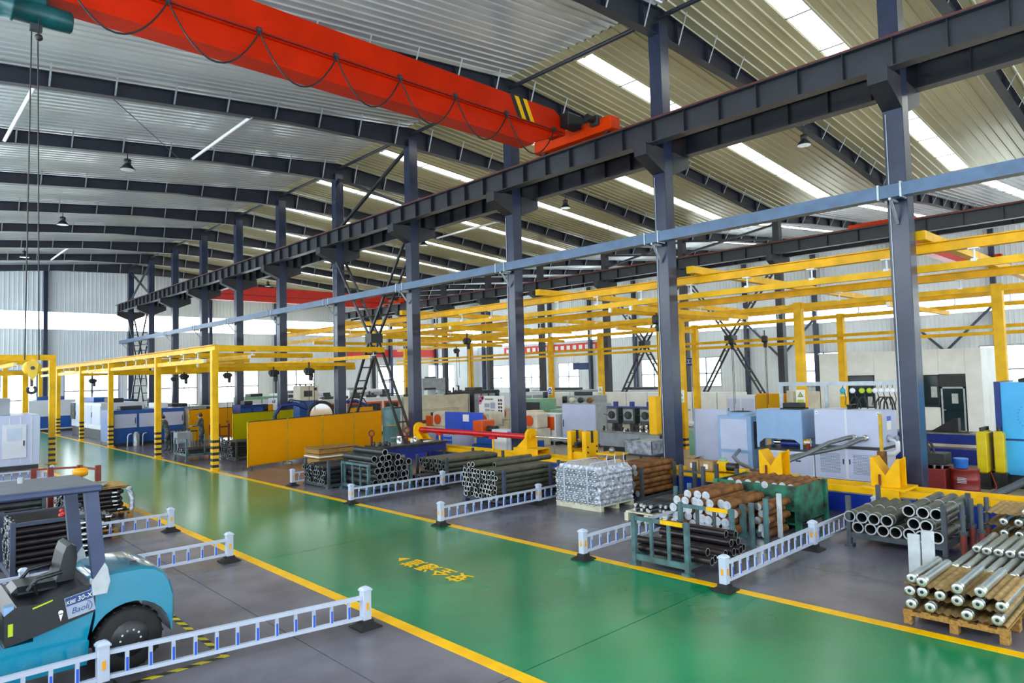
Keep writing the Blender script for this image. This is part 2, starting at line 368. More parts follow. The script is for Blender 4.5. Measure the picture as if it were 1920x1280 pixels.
# ridge strips
# walls of vertical ribbed sheet; openings are left free and glazed
def ribbed_wall(mb, axis, pos, u0, u1, z0, z1, inward, pitch=0.30, h=0.03):
    pr = rib_profile(u0, u1, pitch, h); n = len(pr); vs = []
    for z in (z0, z1):
        for u, d in pr:
            p = pos+inward*d; vs.append((p, u, z) if axis == 0 else (u, p, z))
    mb.add(vs, [(i, i+1, n+i+1, n+i) for i in range(n-1)])
    q = pos-inward*0.08
    mb.add([(q, u0, z0), (q, u1, z0), (q, u1, z1), (q, u0, z1)] if axis == 0 else [(u0, q, z0), (u1, q, z0), (u1, q, z1), (u0, q, z1)], [(0,1,2,3)])
def wall(name, axis, pos, u0, u1, ztop, inward, wins, bands, mname='wall_sheet'):
    """wins: (u0,u1,z0,z1) windows below the band; bands: (z0,z1) full-length strip lights"""
    global nwin
    mb = MB(); zb0, zb1 = bands
    us = sorted({u0, u1, *[w[0] for w in wins], *[w[1] for w in wins]})
    for a, b in zip(us[:-1], us[1:]):
        w = [q for q in wins if q[0] <= a+1e-6 and q[1] >= b-1e-6]
        if w: ribbed_wall(mb, axis, pos, a, b, 0, w[0][2], inward); ribbed_wall(mb, axis, pos, a, b, w[0][3], zb0, inward)
        else: ribbed_wall(mb, axis, pos, a, b, 0, zb0, inward)
    k = 24
    for i in range(k):
        a, b = u0+(u1-u0)*i/k, u0+(u1-u0)*(i+1)/k
        ribbed_wall(mb, axis, pos, a, b, zb1, max(ztop(a), ztop(b)), inward)
    o = struct(name, mb, mname)
    def slab(u, v, z, zz, d0, d1):
        p, q = sorted((pos+inward*d0, pos+inward*d1))
        return MB().box(p, q, u, v, z, zz) if axis == 0 else MB().box(u, v, p, q, z, zz)
    nrm = (inward, 0, 0) if axis == 0 else (0, inward, 0)
    nwin += 1; w = bpy.data.objects.new('window_%d' % nwin, None); COL.objects.link(w); w['kind'] = 'structure'
    n = max(1, round((u1-u0)/6)); L = (u1-u0)/n
    for i in range(n): slab(u0+i*L+0.02, u0+(i+1)*L-0.02, zb0, zb1, -0.03, -0.01).build('window_pane', 'glass', w)
    slab(u0, u1, zb0-0.06, zb0, -0.06, 0.05).build('window_frame', 'wall_sheet', w); slab(u0, u1, zb1, zb1+0.06, -0.06, 0.05).build('window_frame', 'wall_sheet', w)
    pp = pos-inward*0.07; m = (u0+u1)/2
    portal((pp, m, (zb0+zb1)/2) if axis == 0 else (m, pp, (zb0+zb1)/2), nrm, u1-u0, zb1-zb0)
    for a, b, z, zz in wins:
        nwin += 1; w = bpy.data.objects.new('window_%d' % nwin, None); COL.objects.link(w); w['kind'] = 'structure'
        c = (a+b)/2; zm = z+(zz-z)*0.45
        for p, q in ((a, c), (c, b)):
            for r, t in ((z, zm), (zm, zz)): slab(p+0.03, q-0.03, r+0.03, t-0.03, -0.03, -0.015).build('window_pane', 'glass', w)
        for p, q, r, t in ((a-0.05, a+0.04, z, zz), (b-0.04, b+0.05, z, zz), (c-0.07, c+0.07, z, zz), (a, b, z-0.05, z+0.04), (a, b, zz-0.04, zz+0.05), (a, b, zm-0.06, zm+0.06)):
            slab(p, q, r, t, -0.05, 0.04).build('window_frame', 'galv', w)
        portal((pp, c, (z+zz)/2) if axis == 0 else (c, pp, (z+zz)/2), nrm, b-a, zz-z)
    return o
rt = lambda x: roof_top(x)+SHEET
wall('wall_back', 1, YB, XL, XR, rt, -1, [(-2.5, 1.5, 1.1, 4.6), (5.2, 10.0, 0.15, 4.5), (11.9, 15.9, 1.2, 4.6), (18.6, 22.4, 1.2, 4.6), (24.2, 28.2, 1.2, 4.6), (30.2, 34.2, 1.2, 4.6), (42, 46, 1.2, 4.6), (49, 53, 1.2, 4.6)], (7.85, 9.28))
wall('wall_right', 0, XR, YF, YB, lambda y: rt(XR), -1, [(3.2, 6.2, 1.3, 4.3), (9.3, 12.3, 1.3, 4.3), (21.6, 24.6, 1.6, 4.3), (32.4, 35.4, 1.6, 4.3), (38.2, 41.2, 1.6, 4.3), (49.6, 52.6, 1.6, 4.3), (55.5, 58.5, 1.6, 4.3), (60.8, 63.8, 1.6, 4.3)], (6.75, 7.75))
wall('wall_left', 0, XL, YF, YB, lambda y: rt(XL), 1, [(y, y+3.4, 1.1, 4.6) for y in (-6.5, -0.2, 6.1, 12.3, 18.4, 24.6, 30.7, 36.7, 42.6, 48.5, 54.4, 60.2)], (6.4, 10.2))  # out of view; window band enlarged to strengthen the light from the left
wall('wall_front', 1, YF, XL, XR, rt, 1, [(-2.6, 1.4, 1.1, 4.6), (4.6, 9.4, 0.1, 5.2), (11, 15, 1.1, 4.6), (18.6, 22.6, 1.1, 4.6), (24.6, 28.6, 1.1, 4.6), (30.6, 34.6, 1.1, 4.6), (40, 44, 1.1, 4.6), (48, 52, 1.1, 4.6)], (7.6, 9.3))  # out of view behind the camera; its windows are added for fill light
# ------------------------------------------------------------------ steel frame
def h_column(name, label, group, x, y, h, d=0.42, w=0.40, corbels=(), m='col_blue', cap=True, zc=9.35):
    t = thing(name, label, 'column', (x, y, 0), 0, group)
    MB().cbox(-d/2, d/2, -w/2, w/2, 0, h, 0.012).build('shaft', m, t)
    MB().cbox(-d/2-0.12, d/2+0.12, -w/2-0.1, w/2+0.1, 0, 0.04, 0.01).build('base_plate', 'dark_grey', t)
    for sgn in corbels:
        a, b = sgn*d/2, sgn*(d/2+0.85)
        MB().prism([(zc, a), (zc, b), (zc-0.32, b), (zc-0.68, a)] if False else [(zc-0.68, a), (zc-0.32, b), (zc, b), (zc, a)], 1, -w/2, w/2).build('corbel', 'girder_grey', t)
    return t
for i, y in enumerate(YA):
    h_column('steel_column', 'dark blue steel column of the near row, %s counting from the right edge of the picture' % ORD[i], 'near row of columns', XA, y, 13.0, corbels=(-1, 1))
    if i in (0, 1, 2, 4): MB().cyl((-0.225, 0.14, 0.3), (-0.225, 0.14, 8.6), 0.011, 8).build('conduit', 'galv', bpy.data.objects['steel_column' if i == 0 else 'steel_column.%03d' % i])
for i, y in enumerate([-1.2, 5.2]+YA[1:]):
    if i in (0,): continue
    h_column('steel_column', 'grey steel column of the far row, %s counting from the right edge of the picture' % ORD[i-1], 'far row of columns', XB, y, 11.5, 0.42, 0.36, corbels=(-1, 1), m='girder_grey', zc=9.3)
for i, y in enumerate(YA):
    h_column('wall_column', 'blue steel post against the long right wall, %s counting from the right' % ORD[i], 'posts along the right wall', XR-0.35, y+0.3, 13.2, 0.4, 0.32)
for i, x in enumerate((3.4, 10.5, 23.5, 30.0, 43.5, 50.0)):
    h_column('wall_column', 'blue steel post against the end wall, %s counting from the left' % ORD[i], 'posts along the end wall', x, YB-0.35, roof_top(x)-0.3, 0.3, 0.45)
def rafter(label, group, y, xs, depths, brace_n):
    t = thing('roof_rafter', label, 'beam', (0, y, 0), 0, group)
    pts = [(x, roof_top(x), d) for x, d in zip(xs, depths)]
    mb = MB()
    for (x0, z0, d0), (x1, z1, d1) in zip(pts[:-1], pts[1:]):
        def sl(ya, yb, a0, b0, a1, b1):
            mb.add([(x0,ya,a0),(x1,ya,a1),(x1,yb,a1),(x0,yb,a0),(x0,ya,b0),(x1,ya,b1),(x1,yb,b1),(x0,yb,b0)], [(3,2,1,0),(4,5,6,7),(0,1,5,4),(1,2,6,5),(2,3,7,6),(3,0,4,7)])
        sl(-0.01, 0.01, z0-d0, z0, z1-d1, z1); sl(-0.14, 0.14, z0-0.02, z0, z1-0.02, z1); sl(-0.14, 0.14, z0-d0-0.02, z0-d0, z1-d1-0.02, z1-d1)
    mb.build('beam', 'beam_grey', t)
    for k in range(brace_n):
        x = xs[0]+(xs[-1]-xs[0])*(k+0.5)/brace_n
        for (x0, z0, d0), (x1, z1, d1) in zip(pts[:-1], pts[1:]):
            if x0 <= x <= x1: d = d0+(d1-d0)*(x-x0)/(x1-x0)
        z = roof_top(x)
        MB().bar((x, -0.14, z-d), (x, -0.46, z+SHEET-0.03), 0.05, 0.012).build('fly_brace', 'galv', t)
        MB().box(x-0.006, x+0.006, -0.13, 0.13, z-d+0.01, z-0.02).build('stiffener', 'beam_grey', t)
    return t
for i, y in enumerate([-1.2]+YA):
    o = ORD[i]
    rafter('dark steel roof rafter over the left bay, %s counting from the camera' % o, 'rafters of the left bay', y, (XL, 4.0, 11.0, XA), (0.62, 0.45, 0.45, 0.80), 12)
    rafter('dark steel roof rafter over the middle bay, %s counting from the camera' % o, 'rafters of the middle bay', y, (XA, 21.5, 30.0, XB), (0.80, 0.45, 0.45, 0.6), 12)
    rafter('dark steel roof rafter over the right bay, %s counting from the camera' % o, 'rafters of the right bay', y, (XB, 41, 50, XR), (0.6, 0.45, 0.45, 0.6), 10)
t = thing('ridge_strut', 'row of dark steel tubes tying the near column tops together under the ridge', 'strut')
for a, b in zip(YA[:-1], YA[1:]): MB().cyl((XA, a, 13.25), (XA, b, 13.25), 0.07, 10).build('tube', 'beam_grey', t)
for k, (x, i) in enumerate(((9.7, 3), (3.4, 3), (9.7, 8), (27.0, 4))):
    tag(MB().cyl((x, YA[i], roof_top(x)-0.42), (x, YA[i+1], roof_top(x)-0.42), 0.06, 10).build('roof_tie', 'white_paint'),
        ['white roof tie tube between two rafters, nearer the row of columns', 'white roof tie tube between two rafters at the far left', 'white roof tie tube at the far end of the left bay', 'white roof tie tube over the middle bay'][k], 'tie', 'white roof ties')
tag(MB().cyl((5.3, YA[3], roof_top(5.3)-0.44), (9.2, YA[4], roof_top(9.2)-0.44), 0.015, 6).build('tie_rod', 'beam_grey'), 'thin diagonal tie rod under the silver roof at left', 'rod')
def lattice(t, p0, p1, off, n):
    p0, p1 = Vector(p0), Vector(p1)
    for s in (-1, 1): MB().bar(p0+Vector((s*off, 0, 0)), p1+Vector((s*off, 0, 0)), 0.09, 0.09, (1, 0, 0)).build('chord', 'girder_grey', t)
    for k in range(1, n):
        c = p0+(p1-p0)*(k/n); MB().box(c.x-off, c.x+off, c.y-0.03, c.y+0.03, c.z-0.03, c.z+0.03).build('batten', 'girder_grey', t)
def xbrace(label, x, ya, yb, zt=12.7):
    t = thing('cross_bracing', label, 'bracing', (0, 0, 0))
    ym = (ya+yb)/2; off = 0.24
    for y0, y1 in ((ya, ym), (yb, ym)):
        lattice(t, (x, y0+(0.25 if y0 < y1 else -0.25), 8.7), (x, y1, 5.0), off, 8)
        lattice(t, (x, y0+(0.25 if y0 < y1 else -0.25), 0.1), (x, y1, 4.8), off, 8)
    MB().box(x-0.3, x+0.3, ym-0.25, ym+0.25, 4.7, 5.1).build('gusset', 'girder_grey', t)
    MB().bar((x, ya+0.2, 10.3), (x, yb-0.2, zt), 0.12, 0.12, (1, 0, 0)).build('upper_brace', 'girder_grey', t)
    MB().bar((x-0.05, ya+0.2, zt), (x-0.05, yb-0.2, 10.3), 0.12, 0.12, (1, 0, 0)).build('upper_brace', 'girder_grey', t)
xbrace('laddered steel cross bracing between two near columns above the yellow screen', XA, YA[3], YA[4])
xbrace('laddered steel cross bracing at the far end of the near column row', XA, YA[9], YA[10])
xbrace('laddered steel cross bracing in the far row left of the blue hanging sign', XB, YA[3], YA[4], 11.1)
xbrace('laddered steel cross bracing in the far row above the white screen panel', XB, YA[2], YA[3], 11.1)
for i, (ya, yb) in enumerate(((YA[1]+0.3, YA[2]+0.3), (YA[3]+0.3, YA[4]+0.3))):
    t = thing('wall_bracing', ['V-shaped grey bracing on the right wall above the white office', 'V-shaped grey bracing on the right wall left of the office'][i], 'bracing')
    ym = (ya+yb)/2
    for y in (ya, yb): MB().bar((XR-0.35, y, 7.2), (XR-0.35, ym, 4.0), 0.16, 0.16, (1, 0, 0)).build('brace', 'col_blue', t)
    MB().box(XR-0.5, XR-0.2, ym-0.2, ym+0.2, 3.8, 4.2).build('gusset', 'col_blue', t)
# crane runways
def runway(label, x, y0, y1, ztop, step, m='girder_grey'):
    t = thing('crane_runway', label, 'girder', (x, 0, 0))
    d = 0.66
    MB().box(-0.012, 0.012, y0, y1, ztop-d, ztop-0.06).box(-0.17, 0.17, y0, y1, ztop-0.08, ztop-0.05).box(-0.15, 0.15, y0, y1, ztop-d-0.02, ztop-d).build('girder', m, t)
    MB().box(-0.035, 0.035, y0, y1, ztop-0.05, ztop+0.04).build('rail', 'rust_rail', t)
    st = MB().box(-0.14, 0.14, -0.006, 0.006, ztop-d, ztop-0.08).mesh('stiffener', m)
    y = y0+0.05
    while y < y1: link('stiffener', st, t, (0, y, 0)); y += step
    return t
runway('dark crane runway girder on the left side of the near column row', XA-0.85, YF+0.5, YB-1.0, 10.0, 1.0)
runway('dark crane runway girder on the right side of the near column row', XA+0.85, YF+0.5, YB-1.0, 10.0, 1.0)
runway('grey crane runway girder on the near side of the far column row', XB-0.8, YF+0.5, YB-2.0, 9.98, 1.5)
runway('grey crane runway girder on the far side of the far column row', XB+0.8, YF+0.5, YB-2.0, 9.98, 1.5)
# cable tray hung on the near columns
t = thing('cable_tray', 'long pale blue cable tray running along the near row of columns', 'cable tray', (15.85, 0, 6.66))
MB().box(-0.14, 0.14, -6.0, 65.6, 0, 0.27).build('tray', 'tray_blue', t)
for y in YA:
    b = MB().box(-0.16, 0.16, y+0.20, y+0.24, -0.03, 0.30).box(-0.16, 0.16, y-0.24, y-0.20, -0.03, 0.30).build('clamp', 'galv', t)
    MB().bar((-0.1, y, -0.02), (0.31, y, -0.5), 0.05, 0.05).bar((-0.14, y, -0.03), (0.33, y, -0.03), 0.05, 0.05).build('bracket', 'galv', b)
# ------------------------------------------------------------------ overhead cranes
def catenary(p0, p1, sag, n=12):
    p0, p1 = Vector(p0), Vector(p1)
    return [p0+(p1-p0)*(k/n)-Vector((0, 0, sag*4*(k/n)*(1-k/n))) for k in range(n+1)]
def crane(label, y, xa, xb, zr, m, mc, festoon, near_end):
    """single girder bridge crane from runway xa to runway xb, rail top zr"""
    t = thing('overhead_crane', label, 'crane', (0, y, zr))
    e = 0.75; L0, L1 = xa+e, xb-e
    prof = [(L0, 0.05), (L0+0.9, -0.02), (L0+0.9, 0.0), (L1-0.9, 0.0), (L1, 0.05)]
    top = [(L1+0.05, 0.42), (L1-0.45, 0.72), (L0+0.45, 0.72), (L0-0.05, 0.42)]
    poly = [(L0, 0.06), (L0+0.5, 0.06), (L1-0.5, 0.06), (L1, 0.06)]+top       # (x,z)
    mb = MB(); mb.prism([(z, x) for x, z in poly][::-1], 1, -0.27, 0.27); g = mb.build('box_girder', m, t)
    mb = MB()
    low = [(L0+0.2, 0.06), (L0+1.3, -0.40), (L1-1.3, -0.40), (L1-0.2, 0.06)]
    mb.prism([(z, x) for x, z in low][::-1], 1, -0.20, 0.20); mb.build('lower_beam', m, t)
    MB().box(L0+1.3, L1-1.3, -0.27, 0.27, -0.46, -0.40).build('lower_flange', m, t)
    for x in (xa, xb):
        s = 1 if x == xa else -1
        mb = MB().cbox(x-0.22, x+0.22, -1.55, 1.55, 0.06, 0.46, 0.03); c = mb.build('end_carriage', mc, t)
        for yy in (-1.25, 1.25): MB().cyl((x-0.1, yy, 0.15), (x+0.1, yy, 0.15), 0.14, 16).build('wheel', 'dark_grey', c)
        MB().cyl((x+0.24*s, -1.0, 0.42), (x+0.62*s, -1.0, 0.42), 0.11, 12).build('drive_motor', 'black', c)
        MB().cbox(x+0.22*s-0.12, x+0.22*s+0.12, -1.15, -0.85, 0.25, 0.55, 0.02).build('gearbox', 'dark_grey', c)
    if festoon:
        MB().box(L0+0.3, L1-0.2, -0.36, -0.33, 0.07, 0.10).build('festoon_rail', 'brick_red', t)
        xs = festoon
        for a, b in zip(xs[:-1], xs[1:]): MB().tube(catenary((a, -0.40, 0.04), (b, -0.40, 0.04), 0.86), 0.018, 6).build('festoon_cable', 'black', t)
        for a in xs: MB().cyl((a-0.05, -0.38, 0.11), (a+0.05, -0.38, 0.11), 0.045, 8).box(a-0.03, a+0.03, -0.41, -0.35, 0.02, 0.12).build('festoon_trolley', 'dark_grey', t)
        MB().cbox(L1-0.25, L1+0.35, -0.62, -0.30, 0.22, 0.62, 0.02).build('control_box', 'black', t)
        for k in range(4):
            x = xb-2.95+k*0.16
            MB().prism([(0.10, x+0.30), (0.72, x), (0.72, x+0.16), (0.10, x+0.46)][::-1], 1, -0.276, -0.271).build('hazard_stripe', ['black', 'safety_yellow'][k % 2], t)
    return t
crane('big orange-red bridge crane with looped cable hanging along its near side', 13.4, XL+0.9, XA-0.85, 10.02, 'crane_orange', 'carriage_orange', [2.2, 3.9, 5.6, 7.3, 8.95, 10.6, 12.35, 14.2], XA)
crane('red bridge crane at the far end of the middle bay', 54.0, XA+0.85, XB-0.8, 10.02, 'crane_red', 'carriage_orange', None, XB)
crane('red bridge crane in the right bay, its orange carriage near the picture edge', 12.0, XB+0.8, XR-1.1, 10.02, 'crane_red', 'carriage_orange', None, XB)
t = thing('rope_hoist', 'dark teal electric rope hoist with drum under the big crane', 'hoist', (1.55, 13.4, 9.32))
MB().lathe((-1.0, 0, 0), (1, 0, 0), [(0, 0.17), (0.02, 0.21), (0.45, 0.21), (0.46, 0.23), (0.52, 0.23), (0.53, 0.20), (1.05, 0.20), (1.06, 0.22), (1.10, 0.22), (1.11, 0.19), (1.62, 0.19), (1.9, 0.18), (1.93, 0.15)], 20).build('drum', 'teal', t)
MB().cbox(-0.5, 0.55, -0.16, 0.16, 0.12, 0.30, 0.02).build('trolley_frame', 'teal', t)
for x in (-0.4, 0.4): MB().cyl((x, -0.22, 0.3), (x, 0.22, 0.3), 0.09, 12).build('trolley_wheel', 'dark_grey', t)
MB().box(0.33, 0.5, -0.05, 0.05, -0.30, -0.15).build('rope_guide', 'dark_grey', t)
t = thing('crane_hook', 'yellow pulley block with black hook hanging on two ropes at left', 'hook', (1.95, 13.4, 3.0))
for x in (-0.12, 0.12): MB().cyl((x*0.8, 0, 0.55), (x*0.35, 0, 6.2), 0.011, 6).build('rope', 'black', t)
MB().lathe((0, -0.09, 0.42), (0, 1, 0), [(0.03, 0.06), (0.03, 0.11), (0.05, 0.125), (0.07, 0.125), (0.09, 0.10), (0.11, 0.125), (0.13, 0.125), (0.15, 0.11), (0.15, 0.06)], 20).build('sheave', 'hook_yellow', t)
MB().prism([(0.50, -0.08), (0.57, 0.0), (0.50, 0.08), (0.30, 0.06), (0.22, 0.0), (0.30, -0.06)], 1, -0.085, -0.07).build('cheek_plate', 'hook_yellow', t)
MB().cyl((0, -0.10, 0.42), (0, -0.08, 0.42), 0.03, 12).build('axle', 'dark_grey', t)
MB().cyl((0, 0, 0.12), (0, 0, 0.32), 0.022, 10).build('shank', 'dark_grey', t)
MB().torus((0.0, 0, 0.07), (0, 1, 0), 0.055, 0.022, 18, 8, R(-60), R(230)).build('hook', 'black', t)
t = thing('pendant_cable', 'thin control cable with a small ball hanging from the teal hoist', 'cable', (1.98, 13.22, 0))
MB().tube([(0, 0, 9.2), (0.0, 0, 9.0), (-0.005, 0, 8.95), (-0.01, 0, 8.85)], 0.010, 6).build('cable', 'black', t)
MB().ball((0, 0, 8.85), 0.06, 10).build('cable_ball', 'black', t)
def small_hoist(label, x, y, z, drop, group='electric chain hoists on the yellow rails'):
    t = thing('chain_hoist', label, 'hoist', (x, y, z), 0.3, group)
    MB().cbox(-0.17, 0.17, -0.12, 0.12, -0.30, 0.0, 0.05).build('body', 'black', t)
    MB().cyl((-0.22, 0, -0.13), (0.24, 0, -0.13), 0.09, 12).build('motor', 'black', t)
    MB().box(-0.03, 0.03, -0.02, 0.02, 0.0, 0.24).build('hanger', 'dark_grey', t)
    MB().cbox(0.05, 0.18, -0.07, 0.07, -0.52, -0.26, 0.03).build('chain_bag', 'black', t)
    MB().cyl((0.0, 0, -0.3), (0.0, 0, -0.3-drop), 0.012, 6).build('chain', 'black', t)
    MB().torus((0, 0, -0.38-drop), (0, 1, 0), 0.06, 0.02, 12, 6, R(-60), R(220)).build('hook', 'dark_grey', t)
    MB().tube([(0.2, 0, -0.1), (0.27, 0, -0.6), (0.3, 0, -0.3-drop*0.8)], 0.012, 6).build('control_cable', 'black', t)
# ------------------------------------------------------------------ yellow light-crane frames
stripes('post_hazard', '#e8b40c', '#17181b', 4.6, (0, 0, 1), 0.55)
def kbk_post(t, x, y, h, w=0.22, hz=1.1):
    p = MB().box(x-w/2, x+w/2, y-w/2, y+w/2, hz, h).build('post', 'kbk_yellow', t)
    MB().box(x-w/2, x+w/2, y-w/2, y+w/2, 0.02, hz).build('striped_foot', 'post_hazard', p)
    MB().box(x-w/2-0.08, x+w/2+0.08, y-w/2-0.08, y+w/2+0.08, 0, 0.02).build('foot_plate', 'kbk_yellow', p)
def ibeam(p0, p1, w, h, t, name, m='kbk_yellow'):
    p0, p1 = Vector(p0), Vector(p1); mb = MB(); u = Vector((0, 0, 1))
    mb.bar(p0, p1, 0.02, h).bar(p0+u*(h/2-0.012), p1+u*(h/2-0.012), w, 0.024).bar(p0-u*(h/2-0.012), p1-u*(h/2-0.012), w, 0.024)
    return mb.build(name, m, t)
def track(t, p0, p1, name='track'):
    p0, p1 = Vector(p0), Vector(p1); a = MB().bar(p0, p1, 0.11, 0.16).build(name, 'kbk_yellow', t)
    d = (p1-p0).normalized()
    for p, s in ((p0, -1), (p1, 1)): MB().bar(p, p+d*(0.06*s), 0.09, 0.13).build('end_cap', 'white_paint', a)
HANG = MB().cyl((0, 0, 0), (0, 0, 0.30), 0.022, 6).box(-0.09, 0.09, -0.10, 0.10, 0.26, 0.31).box(-0.07, 0.07, -0.06, 0.06, -0.02, 0.04)
HANG_ME = None
def hanger(t, x, y, z, h):
    global HANG_ME
    if HANG_ME is None: HANG_ME = HANG.mesh('hanger', 'white_paint')
    o = link('hanger', HANG_ME, t, (x, y, z)); o.scale = (1, 1, h/0.3)
LY = (25.0, 31.5, 39.2, 45.6, 52.2, 58.5)
t = thing('light_crane_frame', 'yellow steel frame of striped posts and rails along the right side of the green aisle', 'crane frame')
for y in LY: kbk_post(t, 9.02, y, 4.25)
ibeam((9.02, 24.9, 4.36), (9.02, 58.6, 4.36), 0.2, 0.22, t, 'long_beam')
for y in LY: MB().bar((9.0, y, 4.34), (16.1, y, 4.34), 0.16, 0.22).build('cross_beam', 'kbk_yellow', t)
for x in (10.4, 15.6):
    track(t, (x, 25.3, 4.05), (x, 58.3, 4.05))
    for y in LY: hanger(t, x, y+0.02, 4.1, 0.17)
for y in LY[:4]:
    for k in (1, 2, 3): hanger(t, 9.02, y+6.5*k/4, 3.98, 0.28)
track(t, (9.02, 26, 3.92), (9.02, 58, 3.92))
for y in (28.3, 34.2, 41.5, 48.0): track(t, (9.6, y, 3.82), (16.6, y, 3.82), 'bridge_rail')
MB().bar((9.3, 30.0, 3.72), (17.6, 30.0, 3.72), 0.18, 0.26).build('bridge_rail', 'kbk_yellow', t)
small_hoist('black chain hoist under the yellow rail left of the striped post by the workers', 11.9, 37.2, 3.62, 2.2)
small_hoist('black chain hoist above the orange welding screen, right of the striped post', 13.5, 35.6, 3.62, 2.1)
small_hoist('black chain hoist hanging over the lime screen', 13.0, 29.0, 3.62, 1.0)
small_hoist('black chain hoist above the yellow screen with a straight chain down to it', 13.2, 26.1, 3.62, 1.8)
small_hoist('black chain hoist far back near the end-wall window', 10.9, 52.0, 3.6, 0.5)
small_hoist('black chain hoist far back beside the cross bracing', 15.5, 50.5, 3.6, 2.0)
t = thing('light_crane_frame', 'yellow steel frame with striped post at the left edge behind the grey machine', 'crane frame')
for x, y in ((5.5, 33.05), (5.5, 39.5), (5.5, 46.0), (-1.5, 33.05), (-1.5, 39.5), (1.8, 46.0)): kbk_post(t, x, y, 4.2)
for y in (33.05, 39.5, 46.0): MB().bar((-2.0, y, 4.31), (5.61, y, 4.31), 0.18, 0.22).build('cross_beam', 'kbk_yellow', t)
for x in (-0.6, 4.3): track(t, (x, 33.3, 4.05), (x, 46.2, 4.05))
MB().bar((-1.9, 36.5, 3.75), (5.2, 36.5, 3.75), 0.14, 0.2).build('bridge_rail', 'kbk_yellow', t)
MB().bar((1.3, 33.2, 4.50), (4.0, 38.0, 4.50), 0.16, 0.18).build('bridge_rail', 'kbk_yellow', t)
# large frame in the middle bay
X1, X2, X3 = 17.4, 23.7, 30.3
t = thing('light_crane_frame', 'large yellow overhead rail frame on tall posts filling the middle bay', 'crane frame')
for x, y in ((X2, 4.6), (X2, 10.4), (X2, 15.2), (X3, 4.9), (X3, 11.5), (X3, 18.6), (X3, 24.7), (X3, 28.6), (X3, 36.2), (X3, 44.0)): kbk_post(t, x, y, 5.38, 0.26, 0.45)
for x, y0, y1 in ((X1, -6, 37), (X2, -6, 37), (X3, -6, 45)):
    ibeam((x, y0, 5.72), (x, y1, 5.72), 0.2, 0.24, t, 'long_beam'); track(t, (x, y0, 5.26), (x, y1, 5.26))
    y = y0+1.0
    while y < y1: hanger(t, x, y, 5.33, 0.28); y += 1.75
for y in (-1.5, 4.6, 10.4, 16.4, 24.7, 30.5, 36.2): MB().bar((X1-0.6, y, 5.94), (X3+0.2, y, 5.94), 0.2, 0.2).build('cross_beam', 'kbk_yellow', t)
for z in (4.20, 4.44): MB().bar((X3-0.16, -4, z), (X3-0.16, 45, z), 0.05, 0.13).build('side_rail', 'kbk_yellow', t)
for y, x0, x1 in ((7.5, X2, X3), (12.6, 17.0, 24.2), (13.4, 17.0, 24.2), (21.5, 17.0, 24.2), (27.5, 17.0, X3), (33.0, 17.0, X3), (18.6, 24, 30.6)): track(t, (x0, y, 5.06), (x1, y, 5.06), 'bridge_rail')
small_hoist('black chain hoist beside the bare near column, high under the rails', 18.9, 13.0, 4.95, 3.6)
small_hoist('black chain hoist under the rails left of the second near column', 20.4, 24.6, 4.9, 3.4)
small_hoist('black chain hoist between the blue sign and the far column', 29.0, 15.9, 4.55, 3.4)
small_hoist('black chain hoist above the yellow cabinet', 28.6, 14.1, 4.55, 3.4)
small_hoist('black chain hoist far back between two striped posts', 26.5, 33.0, 4.85, 1.9)
t = thing('hoist_mast', 'twin yellow vertical guide mast with a black hoist beside the bare near column', 'mast', (19.3, 13.1, 0))
for x in (-0.15, 0.15): MB().box(x-0.07, x+0.07, -0.07, 0.07, 1.2, 5.2).build('guide_rail', 'kbk_yellow', t)
MB().box(-0.3, 0.3, -0.1, 0.1, 1.15, 1.3).build('bottom_plate', 'kbk_yellow', t)
for x in (-0.55, 0.55): MB().cbox(x-0.15, x+0.15, -0.15, 0.15, 1.05, 2.3, 0.03).build('counterweight', 'safety_yellow', t)
# ------------------------------------------------------------------ high-bay lamps
def lamp(label, x, y, group):
    z = roof_top(x)-0.5
    t = thing('high_bay_lamp', label, 'lamp', (x, y, z), 0, group)
    MB().cyl((0, 0, 0.05), (0, 0, -0.18), 0.02, 6).build('rod', 'lamp_grey', t)
    MB().lathe((0, 0, -0.16), (0, 0, -1), [(0, 0.08), (0.02, 0.13), (0.18, 0.13), (0.20, 0.10)], 14).build('driver_box', 'lamp_grey', t)
    MB().lathe((0, 0, -0.36), (0, 0, -1), [(0, 0.10), (0.06, 0.16), (0.20, 0.27), (0.22, 0.27)], 16).build('shade', 'lamp_grey', t)
    MB().cyl((0, 0, -0.585), (0, 0, -0.575), 0.25, 16).build('lens', 'lamp_glass', t)
for k, i in enumerate((1, 3, 5, 7, 9)): lamp('dark high-bay lamp over the middle bay, %s counting from the camera' % ORD[k], 26.0, YA[i], 'lamps of the middle bay')
for k, i in enumerate((4, 6, 8)): lamp('dark high-bay lamp over the left bay, %s counting from the camera' % ORD[k], 7.3, YA[i], 'lamps of the left bay')
